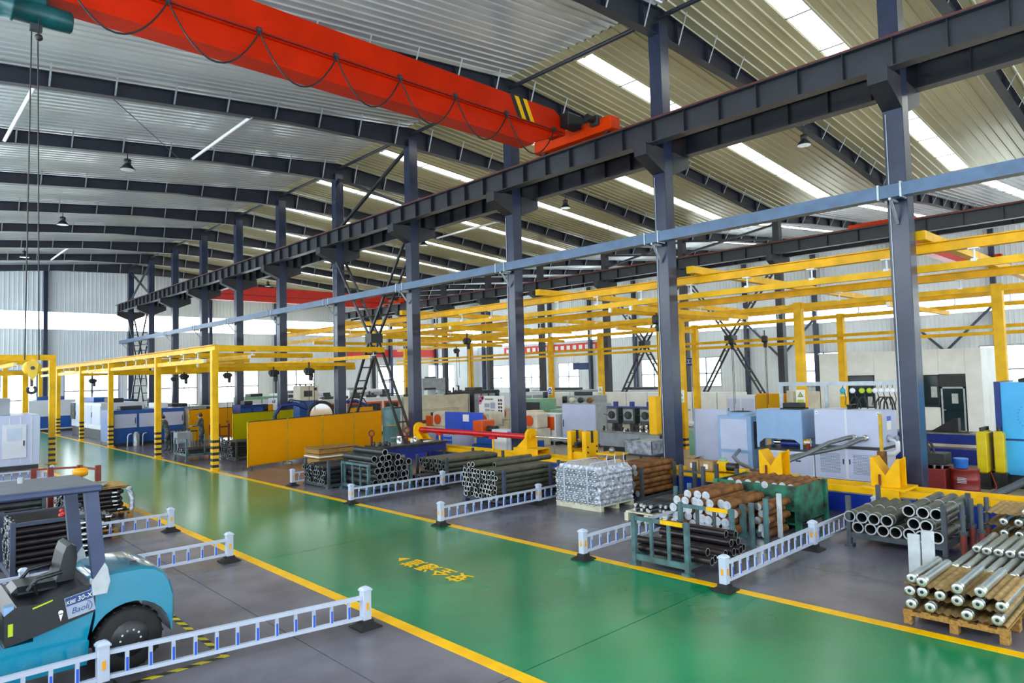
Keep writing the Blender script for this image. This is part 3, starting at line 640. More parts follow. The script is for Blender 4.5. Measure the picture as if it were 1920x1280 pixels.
# ------------------------------------------------------------------ white barriers
def frustum(mb, x, y, z0, z1, a, b):
    mb.add([(x-a,y-a,z0),(x+a,y-a,z0),(x+a,y+a,z0),(x-a,y+a,z0),(x-b,y-b,z1),(x+b,y-b,z1),(x+b,y+b,z1),(x-b,y+b,z1)], [(3,2,1,0),(4,5,6,7),(0,1,5,4),(1,2,6,5),(2,3,7,6),(3,0,4,7)]); return mb
_b = MB(); frustum(_b, 0, 0, 0, 0.02, 0.15, 0.15); frustum(_b, 0, 0, 0.02, 0.055, 0.145, 0.085); frustum(_b, 0, 0, 0.055, 0.10, 0.078, 0.072); BASE_ME = _b.mesh('post_base', 'rubber')
_b = MB().cbox(-0.055, 0.055, -0.055, 0.055, 0.07, 0.455, 0.006); POST_ME = _b.mesh('post', 'fence_white')
_b = MB(); frustum(_b, 0, 0, 0.45, 0.468, 0.066, 0.066); frustum(_b, 0, 0, 0.468, 0.486, 0.060, 0.050); frustum(_b, 0, 0, 0.486, 0.503, 0.050, 0.022); CAP_ME = _b.mesh('post_cap', 'fence_white')
REF_ME = MB().box(-0.016, 0.016, -0.004, 0.004, 0.22, 0.31).mesh('reflector', 'reflector')
BAR_ME = MB().box(-0.019, 0.019, -0.012, 0.012, 0.13, 0.36).mesh('bar', 'fence_white')
STRIP_ME = MB().box(-0.011, 0.013, -0.0145, 0.0145, 0.145, 0.285).mesh('blue_strip', 'strip_blue')
def barrier(label, y, xs, front=True, slant=0.0):
    t = thing('barrier_fence', label, 'barrier', (0, 0, 0), 0, 'low white barriers beside the aisle')
    yy = lambda x: y+slant*(max(x, 1.8 if slant else x)-xs[0])
    for x in xs:
        p = link('post', POST_ME, t, (x, yy(x), 0)); link('post_cap', CAP_ME, p); link('reflector', REF_ME, p, (0, -0.058, 0)); q = link('reflector', REF_ME, p, (-0.058 if xs[0] > 6 else 0.058, 0, 0), R(90))
        link('post_base', BASE_ME, t, (x, yy(x), 0))
    for a, b in zip(xs[:-1], xs[1:]):
        s = 1 if b > a else -1
        for z, h in ((0.372, 0.045), (0.125, 0.04)): MB().bar((a+0.05*s, yy(a), z), (b-0.05*s, yy(b), z), 0.05, h).build('rail', 'fence_white', t)
        for k in range(12):
            x = a+(b-a)*(k+1)/13; p = link('bar', BAR_ME, t, (x, yy(x), 0)); link('blue_strip', STRIP_ME, p)
barrier('white barrier right of the aisle ending beside the teal pipe rack, nearest the camera', 5.1, [8.83, 11.78, 14.73])
barrier('white barrier passing behind the teal rack of black pipes', 7.66, [8.77, 11.70])
barrier('white barrier between the navy pipe rack and the shrink-wrapped pallet', 11.6, [8.80, 11.73, 14.65])
barrier('white barrier in front of the grey rack of large pipes', 15.35, [8.86, 11.73, 14.62])
barrier('white barrier right of the aisle behind the farthest pipe bundle', 19.4, [9.25, 12.1])
barrier('white barrier in front of the teal forklift, nearest the camera', 7.66, [4.60, 1.80, -1.1], slant=-0.16)
barrier('white barrier directly behind the teal forklift', 12.2, [4.64, 1.70, -1.2])
barrier('white barrier behind the black cylinder racks left of the aisle', 15.6, [4.72, 1.78, -1.2])
barrier('white barrier in front of the pale grey machine at the far left', 27.4, [4.58, 1.7, -1.2])
# ------------------------------------------------------------------ stock beside the aisle
def px_mesh(name, L, ro, ri, m, me='pipe_end', n=14):
    return MB().pipe((-L/2, 0, 0), (L/2, 0, 0), ro, ri, n).mesh(name, [m, me, 'pipe_inner_shade'])
def bar_mesh(name, L, r, m, me='bar_end', n=14):
    mb = MB(); mb.cyl((-L/2, 0, 0), (L/2, 0, 0), r, n, cap=False); mb.m = 1
    for s in (-1, 1):
        v = mb.ring((s*L/2, 0, 0), (1, 0, 0), r, n); mb.add(v, [tuple(range(n)) if s > 0 else tuple(range(n-1, -1, -1))])
    return mb.mesh(name, [m, me])
def pile(name, me, label, cat, group, spots, along='x', jit=0.03):
    """a stack of single bars or pipes; each label tells its row and its place in the row"""
    zs = []
    for z in sorted(p[2] for p in spots):
        if not zs or z-zs[-1] > 0.035: zs.append(z)
    rows = [[p for p in spots if 0 <= p[2]-z < 0.035] for z in zs]
    for k, row in enumerate(rows):
        row.sort(key=lambda p: -p[1] if along == 'x' else p[0])
        for q, (x, y, z) in enumerate(row):
            j = random.uniform(-jit, jit)
            o = link(name, me, None, (x+j, y, z) if along == 'x' else (x, y+j, z), (random.uniform(-0.006, 0.006)+(0 if along == 'x' else R(90))))
            w = 'top' if k == len(rows)-1 and k else 'bottom' if k == 0 else ORD[k]
            ql = ORD[q] if q < 13 else 'rightmost'
            tag(o, label+(', %s row, %s from left' % (w, ql) if len(rows) > 1 else ', %s from left' % ql), cat, group)
def hexrows(u0, u1, z0, r, rows, gap=1.02, keep=1.0):
    out = []; d = 2*r*gap
    for k in range(rows):
        u = u0+r+(r*gap if k % 2 else 0)
        while u <= u1-r+1e-6:
            if random.random() <= keep: out.append((u, z0+r+k*d*0.87))
            u += d
    return out
def rack(name, label, x0, x1, y0, y1, h, m, posts_x=2, ends=True, base=0.12, w=0.07, group=None, fill_axis='x'):
    """steel stillage: base frame, four corner posts with feet, end frames on the two ends of fill_axis"""
    t = thing(name, label, 'rack', (0, 0, 0), 0, group)
    for x in (x0, x1):
        for y in (y0, y1):
            p = MB().box(x-w/2, x+w/2, y-w/2, y+w/2, 0.02, h).build('post', m, t); MB().box(x-w, x+w, y-w, y+w, 0, 0.05).build('foot', m, p)
    for x in (x0, x1): MB().bar((x, y0, base), (x, y1, base), 0.05, 0.09).build('base_rail', m, t)
    for y in (y0, y1): MB().bar((x0, y, base), (x1, y, base), 0.05, 0.09).build('base_rail', m, t)
    for k in (1, 2, 3):
        x = x0+(x1-x0)*k/4; MB().bar((x, y0, base), (x, y1, base), 0.08, 0.03).build('deck_slat', m, t)
    if ends:
        if fill_axis == 'x':
            for x in (x0, x1): MB().bar((x, y0, h-0.05), (x, y1, h-0.05), 0.05, 0.06).build('top_rail', m, t)
        else:
            for y in (y0, y1): MB().bar((x0, y, h-0.05), (x1, y, h-0.05), 0.05, 0.06).build('top_rail', m, t)
    return t
# teal stillage with black pipes, at the yellow line
t = rack('stillage', 'teal and yellow steel stillage holding black pipes at the yellow line', 9.07, 10.42, 5.84, 6.82, 0.80, 'rack_teal', fill_axis='x', base=0.14)
for x, m in ((9.07, 'rack_teal'), (10.42, 'rack_grey')):
    for f in (0.33, 0.66): MB().bar((x, 5.84+0.98*f, 0.14), (x, 5.84+0.98*f, 0.74), 0.05, 0.04).build('upright', m, t)
    MB().box(x-0.027, x+0.027, 5.9, 6.3, 0.722, 0.782).build('yellow_top', 'kbk_yellow', t)
me = px_mesh('steel_pipe', 1.32, 0.062, 0.050, 'pipe_black')
sp = [(9.25, 6.2, 0.24), (9.40, 6.22, 0.24), (9.55, 6.18, 0.24), (9.78, 6.3, 0.24), (9.95, 6.25, 0.24), (10.12, 6.22, 0.24), (10.30, 6.25, 0.24), (10.03, 6.3, 0.35), (10.21, 6.28, 0.35), (10.33, 6.36, 0.42), (10.12, 6.42, 0.455), (9.33, 6.33, 0.345)]
pile('steel_pipe', me, 'black pipe in the teal stillage', 'pipe', 'black pipes in the teal stillage', sp, 'y')
# large round bars with bright sawn ends
t = rack('bar_rack', 'low steel rack with tall teal posts around the large round bars', 11.75, 12.75, 6.36, 7.75, 0.62, 'rack_teal', ends=False, base=0.05, w=0.09)
for x, y in ((11.2, 5.90), (11.72, 5.90), (11.9, 7.88), (12.4, 7.88)): MB().cyl((x, y, 0), (x, y, 0.78), 0.05, 10).build('post', 'rack_teal', t)
MB().cbox(12.22, 12.28, 5.86, 5.94, 0, 0.80, 0.006).build('pale_post', 'bag_white', t)
me = bar_mesh('round_bar', 1.3, 0.083, 'rust_bar')
sp = [(12.14, y, z) for y, z in hexrows(6.36, 7.75, 0.09, 0.083, 4)]+[(12.1, y, 0.74) for y in (6.98, 7.16, 7.34)]
pile('round_bar', me, 'rusty bar with pale end behind the teal stillage', 'bar', 'large round bars', sp, 'x', 0.10)
me = bar_mesh('round_bar', 0.82, 0.068, 'rust_bar', 'chrome')
sp = [(12.40, y, z) for y, z in hexrows(5.96, 6.30, 0.02, 0.068, 5)]
pile('round_bar', me, 'rusty bar with bright tip behind teal posts', 'bar', 'turned-end bars behind the teal posts', sp, 'x', 0.08)
# green bin
t = thing('steel_bin', 'worn green steel bin filled with rusty bars', 'bin', (0, 0, 0))
x0, x1, y0, y1, h = 12.92, 14.15, 5.85, 7.55, 0.84
for a in ((x0, x0+0.03, y0, y1), (x1-0.03, x1, y0, y1), (x0, x1, y0, y0+0.03), (x0, x1, y1-0.03, y1)): MB().box(*a, 0.36 if a[1]-a[0] < 0.1 and a[0] == x0 else 0.12, h).build('side_panel', 'bin_green', t)
MB().box(x0, x1, y0, y1, 0.10, 0.14).build('bottom', 'bin_green', t)
for x in (x0, x1):
    for y in (y0, y1): MB().box(x-0.05, x+0.05, y-0.05, y+0.05, 0, h).build('corner_post', 'bin_green', t)
me = bar_mesh('round_bar', 1.15, 0.07, 'rust_bar')
sp = [(13.53, y, 0.80+0.02*(k % 2)) for k, y in enumerate((6.0, 6.16, 6.32, 6.5, 6.68, 6.86, 7.05, 7.25))]
pile('round_bar', me, 'rusty round bar on top of the green bin', 'bar', 'bars in the green bin', sp, 'x', 0.05)
# dark machined shafts on low stand
t = thing('shaft_stand', 'low pale slatted pallet under the dark shafts', 'pallet', (0, 0, 0))
for k in range(9): MB().box(11.7+k*0.19, 11.84+k*0.19, 7.95, 9.0, 0.16, 0.19).build('slat', 'pale_wood', t)
for y in (8.0, 8.45, 8.95): MB().box(11.65, 13.4, y-0.05, y+0.05, 0, 0.16).build('runner', 'pale_wood', t)
mb = MB(); mb.lathe((-0.7, 0, 0), (1, 0, 0), [(0, 0.03), (0.05, 0.03), (0.05, 0.05), (0.3, 0.05), (0.3, 0.055), (1.2, 0.055), (1.2, 0.04), (1.4, 0.04)], 12); mb.m = 1
mb.cyl((-0.72, 0, 0), (-0.66, 0, 0), 0.034, 12); me = mb.mesh('machined_shaft', ['pipe_dark', 'pipe_end'])
sp = [(12.4+0.05*(k % 3), 8.02+0.115*k, 0.255) for k in range(8)]+[(12.45, 8.1+0.125*k, 0.345) for k in range(6)]
pile('machined_shaft', me, 'dark shaft on the pale slatted pallet', 'shaft', 'dark shafts on the slatted pallet', sp, 'x', 0.12)
# shrink-wrapped pallet
t = thing('pallet', 'pale pallet under the shrink-wrapped bundle', 'pallet', (12.55, 10.55, 0))
for k in range(7): MB().box(-0.62, 0.62, -0.68+k*0.2, -0.52+k*0.2, 0.10, 0.125).build('deck_board', 'pale_wood', t)
for x in (-0.55, 0, 0.55): MB().box(x-0.05, x+0.05, -0.68, 0.68, 0.0, 0.10).build('runner', 'pale_wood', t)
t = thing('wrapped_bundle', 'shrink-wrapped block of stacked silvery rods with white straps', 'bundle', (12.55, 10.55, 0.125))
NU, NV = 26, 16; vs = []; fs = []
def lump(a, b, c): return 0.028*math.sin(a*9.1+b*3.3)*math.cos(b*11.0+c*2.7)+random.uniform(-0.014, 0.014)
for k in range(NV+1):
    z = 0.86*k/NV
    for i in range(4*NU):
        s, f = divmod(i, NU); f /= NU
        p = [(-1, -1+2*f), (-1+2*f, 1), (1, 1-2*f), (1-2*f, -1)][s]
        sh = 1.0-0.12*max(0, (z-0.74)/0.12); x, y = p[0]*0.60*sh, p[1]*0.66*sh; d = lump(x*2, y*2, z*6)+0.02*math.sin(z*46)
        vs.append((x*(1+d), y*(1+d), z))
N4 = 4*NU
for k in range(NV):
    for i in range(N4): fs.append((k*N4+i, k*N4+(i+1) % N4, (k+1)*N4+(i+1) % N4, (k+1)*N4+i))
fs.append(tuple(NV*N4+i for i in range(N4)))
MB().add(vs, fs).build('film_wrap', 'film', t)
ROD = MB().lathe((-0.06, 0, 0), (1, 0, 0), [(0, 0.018), (0.02, 0.035), (0.06, 0.035), (0.07, 0.028), (0.12, 0.028)], 10).mesh('rod_end', 'chrome')
for r_ in range(8):
    for k in range(12): link('rod_end', ROD, t, (-0.615+random.uniform(-0.015, 0.01), -0.58+0.105*k+(0.05 if r_ % 2 else 0), 0.06+r_*0.098))
for y in (-0.35, 0.35): MB().tube([(-0.66, y, 0.0), (-0.67, y, 0.8), (-0.5, y, 0.92), (0.5, y, 0.92), (0.67, y, 0.8), (0.66, y, 0.0)], 0.013, 6).build('strap', 'fence_white', t)
for x, y in ((-0.1, -0.5), (0.25, -0.45), (0.4, -0.6)): MB().tube([(x, y, 0.86), (x-0.03, y, 0.98), (x+0.05, y+0.05, 1.08)], 0.011, 6).build('strap_end', 'fence_white', t)
# rusty bars in dark stanchions
t = rack('bar_rack', 'grey stanchion rack around the rusty bars beside the wrapped bundle', 13.6, 15.0, 9.95, 10.95, 0.80, 'rack_grey', ends=False, base=0.05)
me = bar_mesh('round_bar', 1.6, 0.07, 'rust_bar')
sp = [(14.3, y, z) for y, z in hexrows(10.0, 10.9, 0.10, 0.07, 6, keep=0.93)]
pile('round_bar', me, 'rusty bar beside the wrapped bundle', 'bar', 'bars beside the wrapped bundle', sp, 'x', 0.10)
t = thing('stanchion_rack', 'empty grey stanchion rack in front of the blue track', 'rack', (0, 0, 0))
for x, y in ((14.3, 9.3), (14.3, 8.7), (14.9, 9.3), (14.9, 8.7), (14.4, 7.9)): MB().box(x-0.04, x+0.04, y-0.04, y+0.04, 0, 0.85).build('post', 'rack_grey', t)
for y in (8.7, 9.3): MB().bar((14.3, y, 0.06), (14.9, y, 0.06), 0.06, 0.06).build('base_rail', 'rack_grey', t)
MB().bar((14.3, 8.7, 0.70), (14.3, 9.3, 0.70), 0.05, 0.05).build('top_rail', 'rack_grey', t)
# navy rack of medium pipes
rack('stillage', 'navy steel stillage filled with medium pipes by the second barrier', 11.0, 12.6, 12.02, 13.45, 0.86, 'rack_blue', ends=False)
me = px_mesh('steel_pipe', 2.0, 0.064, 0.047, 'pipe_olive')
sp = [(11.85, y, z) for y, z in hexrows(12.08, 13.40, 0.16, 0.064, 6)]+[(11.9, 13.15, 0.92), (11.9, 13.0, 0.94), (12.4, 12.75, 0.90)]
pile('steel_pipe', me, 'grey pipe in the navy stillage by the barrier', 'pipe', 'pipes in the navy stillage', sp, 'x', 0.06)
t = rack('stillage', 'low dark stillage with a few short pipes behind the barrier by the blue track', 13.3, 14.6, 12.2, 13.6, 0.62, 'rack_grey', ends=True)
me = px_mesh('steel_pipe', 1.1, 0.055, 0.04, 'pipe_dark')
pile('steel_pipe', me, 'short dark pipe by the blue track', 'pipe', 'short pipes by the blue track', [(13.9, y, z) for y, z in hexrows(12.3, 13.5, 0.17, 0.055, 3, keep=0.9)], 'x', 0.08)
# grey rack of large pipes lying along the aisle
t = rack('stillage', 'grey-green steel stillage of large pipes with open ends facing the camera', 9.98, 11.35, 16.35, 17.75, 0.78, 'rack_teal', fill_axis='y', ends=False)
for f in (0.3, 0.6, 0.9): MB().bar((9.98, 16.35+1.4*f, 0.12), (9.98, 16.35+1.4*f, 0.74), 0.04, 0.04).build('upright', 'rack_teal', t)
MB().bar((9.98, 16.35, 0.74), (9.98, 17.75, 0.74), 0.05, 0.06).build('top_rail', 'rack_teal', t)
me = px_mesh('steel_pipe', 1.55, 0.092, 0.074, 'pipe_dark', n=18)
sp = [(x, 17.0, z) for x, z in hexrows(10.05, 11.3, 0.17, 0.092, 4)]+[(x, 17.05, 0.905) for x in (10.15, 10.36, 10.62, 10.88)]+[(10.42, 17.0, 1.07)]
pile('steel_pipe', me, 'large dark pipe in the grey-green stillage', 'pipe', 'large pipes in the grey-green stillage', sp, 'y', 0.08)
# stack to its right
t = rack('stillage', 'dark stillage of olive pipes between the grey-green and navy ones', 12.2, 14.4, 15.75, 17.2, 0.78, 'rack_grey', ends=False)
me = px_mesh('steel_pipe', 2.2, 0.075, 0.058, 'pipe_olive')
sp = [(13.3, y, z) for y, z in hexrows(15.85, 17.1, 0.17, 0.075, 4)]
pile('steel_pipe', me, 'olive pipe between the grey-green and navy stillages', 'pipe', 'olive pipes in the dark stillage', sp, 'x', 0.10)
sp = [(11.95, y, z) for y, z in ((16.0, 0.09), (16.2, 0.09), (16.4, 0.09), (16.1, 0.26), (16.3, 0.26))]
pile('steel_pipe', px_mesh('steel_pipe', 1.0, 0.085, 0.068, 'pipe_dark'), 'short thick pipe on the floor between stillages', 'pipe', 'short thick pipes on the floor', sp, 'x', 0.12)
# bundle farthest along the aisle
t = rack('stillage', 'low grey stillage under the bundle of bright-rimmed pipes by the yellow line', 9.65, 11.4, 17.95, 19.35, 0.80, 'rack_grey', ends=False, base=0.08)
me = px_mesh('steel_pipe', 2.0, 0.066, 0.053, 'pipe_dark')
sp = [(10.6, y, z) for y, z in hexrows(18.0, 19.35, 0.13, 0.066, 4)]+[(10.6, 18.95, 0.60), (10.65, 19.1, 0.60)]
pile('steel_pipe', me, 'bright-rimmed pipe behind the grey-green stillage', 'pipe', 'bright-rimmed pipes', sp, 'x', 0.10)
# wooden crate and work bench
t = thing('wooden_crate', 'strapped yellow wooden crate in front of the big yellow screen', 'crate', (11.75, 21.6, 0))
for s in (-1, 1):
    for k in range(3): MB().box(-0.75, 0.75, s*0.5-0.012, s*0.5+0.012, 0.32+k*0.16, 0.46+k*0.16).build('side_board', 'wood', t); MB().box(s*0.75-0.012, s*0.75+0.012, -0.5, 0.5, 0.32+k*0.16, 0.46+k*0.16).build('end_board', 'wood', t)
for k in range(6): MB().box(-0.78, 0.78, -0.52+k*0.175, -0.36+k*0.175, 0.80, 0.825).build('lid_board', 'wood', t)
for x in (-0.6, 0, 0.6): MB().box(x-0.06, x+0.06, -0.5, 0.5, 0.0, 0.31).build('skid', 'wood', t)
MB().box(-0.77, 0.77, -0.53, -0.515, 0.52, 0.56).build('strap', 'white_paint', t); MB().box(-0.78, -0.77, -0.53, 0.53, 0.52, 0.56).build('strap', 'white_paint', t)
t = thing('work_bench', 'dark steel work bench with navy apron behind the pipe stillages', 'bench', (13.9, 20.2, 0))
MB().cbox(-1.35, 1.35, -0.6, 0.6, 0.74, 0.82, 0.01).build('top', 'oily', t)
MB().box(-1.3, 1.3, -0.56, -0.53, 0.50, 0.74).build('apron', 'mach_navy', t)
for x in (-1.25, 1.25):
    for y in (-0.5, 0.5): MB().box(x-0.04, x+0.04, y-0.04, y+0.04, 0, 0.74).build('leg', 'rack_grey', t)
random.seed(3)
for k, (x, y, n, h, r, m) in enumerate(((-0.25, 0.1, 'bearing_sleeve', 0.26, 0.10, 'chrome'), (0.0, 0.15, 'bearing_sleeve', 0.16, 0.06, 'pipe_dark'), (0.2, 0.0, 'bearing_sleeve', 0.13, 0.05, 'white_paint'), (0.5, 0.2, 'bearing_sleeve', 0.18, 0.07, 'chrome'), (0.35, -0.35, 'bearing_sleeve', 0.12, 0.08, 'pipe_dark'))):
    o = MB().lathe((0, 0, 0), (0, 0, 1), [(0, r), (h*0.6, r), (h*0.62, r*0.8), (h, r*0.8)], 14).build(n, m, None, (13.9+x, 20.2+y, 0.82))
    tag(o, ['tall bright sleeve on the work bench', 'small dark sleeve next to the tall bright one on the work bench', 'small white sleeve on the work bench', 'stepped bright sleeve toward the right of the work bench', 'squat dark sleeve at the front of the work bench'][k], 'sleeve', 'turned sleeves on the bench')
for k, x in enumerate((-1.0, 0.95)):
    t = thing('lifting_eye', ['rusty lifting eye standing on the left of the work bench', 'rusty lifting eye standing on the right of the work bench'][k], 'lifting eye', (13.4+x*0.75, 20.5, 0.82))
    MB().box(-0.04, 0.04, -0.02, 0.02, 0, 0.32).build('stem', 'rust_rail', t); MB().torus((0, 0, 0.42), (1, 0.8, 0), 0.095, 0.03, 18, 8).build('ring', 'rust_rail', t)
tag(MB().prism([(-0.05, -0.04), (0.05, -0.04), (0.05, 0.04), (-0.05, 0.04)], 2, 0, 0.32).build('steel_post', 'rust_rail', None, (13.9, 20.65, 0.82)), 'short rusty flat post standing between the two lifting eyes', 'post')
for k in range(7):
    o = MB().lathe((0, 0, 0), (0, 0, 1), [(0, 0.05), (0.05, 0.07), (0.09, 0.04), (0.13, 0.045)], 10).build('machined_part', 'oily', None, (12.68+random.uniform(0, 0.35), 19.75+random.uniform(0, 0.8), 0.82))
    tag(o, 'small oily machined part at the left end of the work bench, %s one' % ORD[k], 'machine part', 'oily parts on the bench')
tag(MB().box(-0.22, 0.22, -0.14, 0.14, 0, 0.012).build('paper_sheet', 'paper_white', None, (14.7, 20.1, 0.82), 0.4), 'white paper sheet at the right end of the work bench', 'paper')
# pipes on stand at the right
t = rack('pipe_stand', 'low grey stand with upright posts under the two rows of large pipes', 12.45, 13.9, 3.30, 4.75, 0.86, 'rack_grey', ends=False, base=0.20)
me = px_mesh('flanged_pipe', 1.75, 0.088, 0.072, 'pipe_olive', n=18)
mb = MB(); mb.pipe((-0.875, 0, 0), (0.875, 0, 0), 0.085, 0.076, 18); mb.pipe((-0.88, 0, 0), (-0.80, 0, 0), 0.097, 0.086, 18); mb.pipe((0.0, 0, 0), (0.04, 0, 0), 0.095, 0.084, 18); mb.pipe((-0.7, 0, 0), (-0.67, 0, 0), 0.092, 0.084, 18)
me = mb.mesh('collared_pipe', ['pipe_olive', 'pipe_end', 'pipe_inner_shade'])
sp = [(13.25, 3.40+0.197*k, 0.345) for k in range(7)]+[(13.25, y, 0.52) for y in (3.52, 3.72, 4.12, 4.32, 4.52, 4.62+0.10)]+[(13.4, y, 0.69) for y in (3.42, 3.62, 3.84)]
pile('collared_pipe', me, 'collared olive pipe on the low stand at right', 'pipe', 'collared pipes on the low stand', sp, 'x', 0.05)
for k, (x, y, h) in enumerate(((12.35, 3.02, 0.92), (13.0, 3.05, 0.92), (12.7, 2.86, 0.9), (13.1, 2.86, 0.95))):
    t = thing('stanchion', 'brown stanchion with a grey sleeve between the pipe stand and the shafts, %s from left' % ORD[k], 'post', (x, y, 0), 0, 'brown stanchions')
    MB().cyl((0, 0, 0), (0, 0, h*0.55), 0.045, 10).build('tube', 'rust_rail', t); MB().cyl((0, 0, h*0.5), (0, 0, h*0.56), 0.06, 10).build('collar', 'rack_grey', t); MB().cyl((0, 0, h*0.55), (0, 0, h), 0.036, 10).build('sleeve', 'rack_grey', t)
    MB().box(-0.07, 0.07, -0.07, 0.07, 0, 0.02).build('foot_plate', 'rust_rail', t)
for k, (y, h) in enumerate(((3.16, 0.78), (2.99, 0.85))):
    tag(MB().cbox(-0.025, 0.025, -0.075, 0.075, 0, h, 0.006).build('upright_plank', 'bag_white', None, (10.5, y, 0)), ['pale stained plank standing behind the pallet of bright shafts, the shorter one', 'pale stained plank standing behind the pallet of bright shafts, the taller one'][k], 'plank', 'pale planks')
def shaft_mesh(name, L=1.1, r=0.050, f=0.058):
    mb = MB(); mb.lathe((-L/2, 0, 0), (1, 0, 0), [(0, 0.03), (0.0, f), (0.035, f), (0.04, f*0.8), (0.06, f*0.8), (0.065, f), (0.10, f), (0.11, r), (L-0.1, r), (L-0.1, f*0.85), (L-0.02, f*0.85), (L, 0.03)], 14); n0 = len(mb.f)
    mb.m = 1; mb.cyl((-L/2-0.002, 0, 0), (-L/2+0.01, 0, 0), 0.02, 10); return mb.mesh(name, ['shaft', 'ink'])
def shaft_pallet(label, x, y, w, L, tag_):
    t = thing('pallet', label, 'pallet', (x, y, 0))
    for yy in (-w/2+0.05, 0, w/2-0.05): 
        for xx in (-L/2+0.06, 0, L/2-0.06): MB().cbox(xx-0.06, xx+0.06, yy-0.045, yy+0.045, 0, 0.11, 0.006).build('block', 'wood', t)
    for xx in (-L/2+0.04, 0, L/2-0.04): MB().box(xx-0.04, xx+0.04, -w/2, w/2, 0.11, 0.16).build('stringer', 'wood', t)
    for k in range(6):
        yy = -w/2+0.06+k*(w-0.12)/5; MB().box(-L/2, L/2, yy-0.05, yy+0.05, 0.16, 0.18).build('deck_board', 'wood', t)
def paper(label, x, y, z, w, L):
    nx, ny = 10, 44; vs = []; fs = []
    for i in range(nx+1):
        for j in range(ny+1):
            a = -L/2+L*i/nx; b = -w/2+w*j/ny; vs.append((a, b, 0.012*math.sin(b*75)+random.uniform(-0.004, 0.004)))
    vs += [(p[0], p[1], p[2]-0.006) for p in vs]; n1 = (nx+1)*(ny+1)
    for i in range(nx):
        for j in range(ny):
            q = (i*(ny+1)+j, (i+1)*(ny+1)+j, (i+1)*(ny+1)+j+1, i*(ny+1)+j+1); fs.append(q); fs.append(tuple(n1+k for k in q[::-1]))
    tag(MB().add(vs, fs, True).build('corrugated_sheet', 'paper_brown', None, (x, y, z)), label, 'packing sheet', 'brown corrugated packing sheets')
SH = shaft_mesh('machined_shaft')
shaft_pallet('yellow wooden pallet of bright shafts at the yellow line, nearest the camera', 9.72, 2.38, 1.06, 1.2, 'a')
for k, z in enumerate((0.20, 0.345, 0.475)): paper('brown corrugated sheet on the nearest shaft pallet, %s layer' % ['bottom', 'middle', 'top'][k], 9.74, 2.38, z, 1.02, 1.18)
L3 = 'bright shaft on the nearest wooden pallet'
pile('machined_shaft', SH, L3, 'shaft', 'shafts on the nearest pallet', [(9.64, y, 0.265) for y in (2.80, 2.60, 2.23, 1.95)]+[(9.66, y, 0.405) for y in (2.82, 2.70, 2.51, 2.32, 2.12, 1.92)]+[(9.68, y, 0.54) for y in (2.81, 2.68, 2.32, 2.10)], 'x', 0.05)
shaft_pallet('wooden pallet of greenish shafts behind the nearest shaft pallet', 11.05, 2.2, 1.2, 1.3, 'b')
paper('brown corrugated sheet under the greenish shafts', 11.05, 2.2, 0.20, 1.16, 1.28); paper('upper brown corrugated sheet among the greenish shafts', 11.05, 2.2, 0.34, 1.16, 1.28)
pile('machined_shaft', SH, 'bright shaft on the second pallet from camera', 'shaft', 'shafts on the second pallet', [(10.95, 1.70+0.155*k, 0.265) for k in range(8)]+[(10.98, 1.66+0.13*k, 0.41) for k in range(9)]+[(11.9, 1.72+0.13*k, 0.50) for k in range(8)], 'x', 0.05)
shaft_pallet('wooden pallet of layered shafts by the blue track at the right edge', 13.55, 2.3, 1.2, 1.2, 'c')
for k, z in enumerate((0.20, 0.38, 0.56, 0.74)): paper('brown sheet between the layered shafts by the blue track, %s from the floor' % ORD[k], 13.55, 2.3, z, 1.16, 1.2)
pile('machined_shaft', SH, 'bright shaft on the pallet by the blue track', 'shaft', 'layered shafts by the track', [(13.45, 1.85+0.19*k, z) for z in (0.27, 0.45, 0.63) for k in range(5)]+[(13.4, 2.3, 0.81)], 'x', 0.03)
# ------------------------------------------------------------------ welding screens
def screen(label, a, b, h, n, m, z0=0.10):
    a, b = Vector((*a, 0)), Vector((*b, 0)); d = (b-a); L = d.length; ang = math.atan2(d.y, d.x)
    t = thing('welding_screen', label, 'screen', a, ang, 'welding screens')
    for k in range(n):
        x0, x1 = L*k/n, L*(k+1)/n
        p = MB().box(x0+0.03, x1-0.03, -0.012, 0.012, z0+0.03, h-0.03).build('panel', m, t)
        for xx in (x0+0.02, x1-0.02): MB().box(xx-0.018, xx+0.018, -0.02, 0.02, 0.06, h).build('frame_tube', 'hook_yellow', p)
        MB().box(x0, x1, -0.018, 0.018, h-0.03, h).build('frame_tube', 'dark_grey', p); MB().box(x0, x1, -0.018, 0.018, z0, z0+0.03).build('frame_tube', m, p)
    for k in range(n+1):
        f = MB().bar((L*k/n, -0.25, 0.06), (L*k/n, 0.25, 0.06), 0.03, 0.03).build('foot', 'dark_grey', t)
        for yy in (-0.22, 0.22): MB().cyl((L*k/n-0.012, yy, 0.025), (L*k/n+0.012, yy, 0.025), 0.025, 10).build('caster', 'black', f)
screen('long yellow-orange welding screen of four panels behind the pipe bundles', (9.9, 24.3), (17.0, 26.7), 1.70, 4, 'screen_orange')
screen('lime-yellow welding screen behind the long orange one', (12.9, 33.4), (18.4, 35.3), 1.62, 2, 'screen_lime')
screen('orange welding screen behind the standing worker', (12.2, 37.4), (17.6, 39.4), 1.76, 2, 'screen_orange')
screen('small orange welding screen beside the teal cylinder', (16.9, 29.5), (18.6, 30.0), 1.75, 1, 'screen_orange')
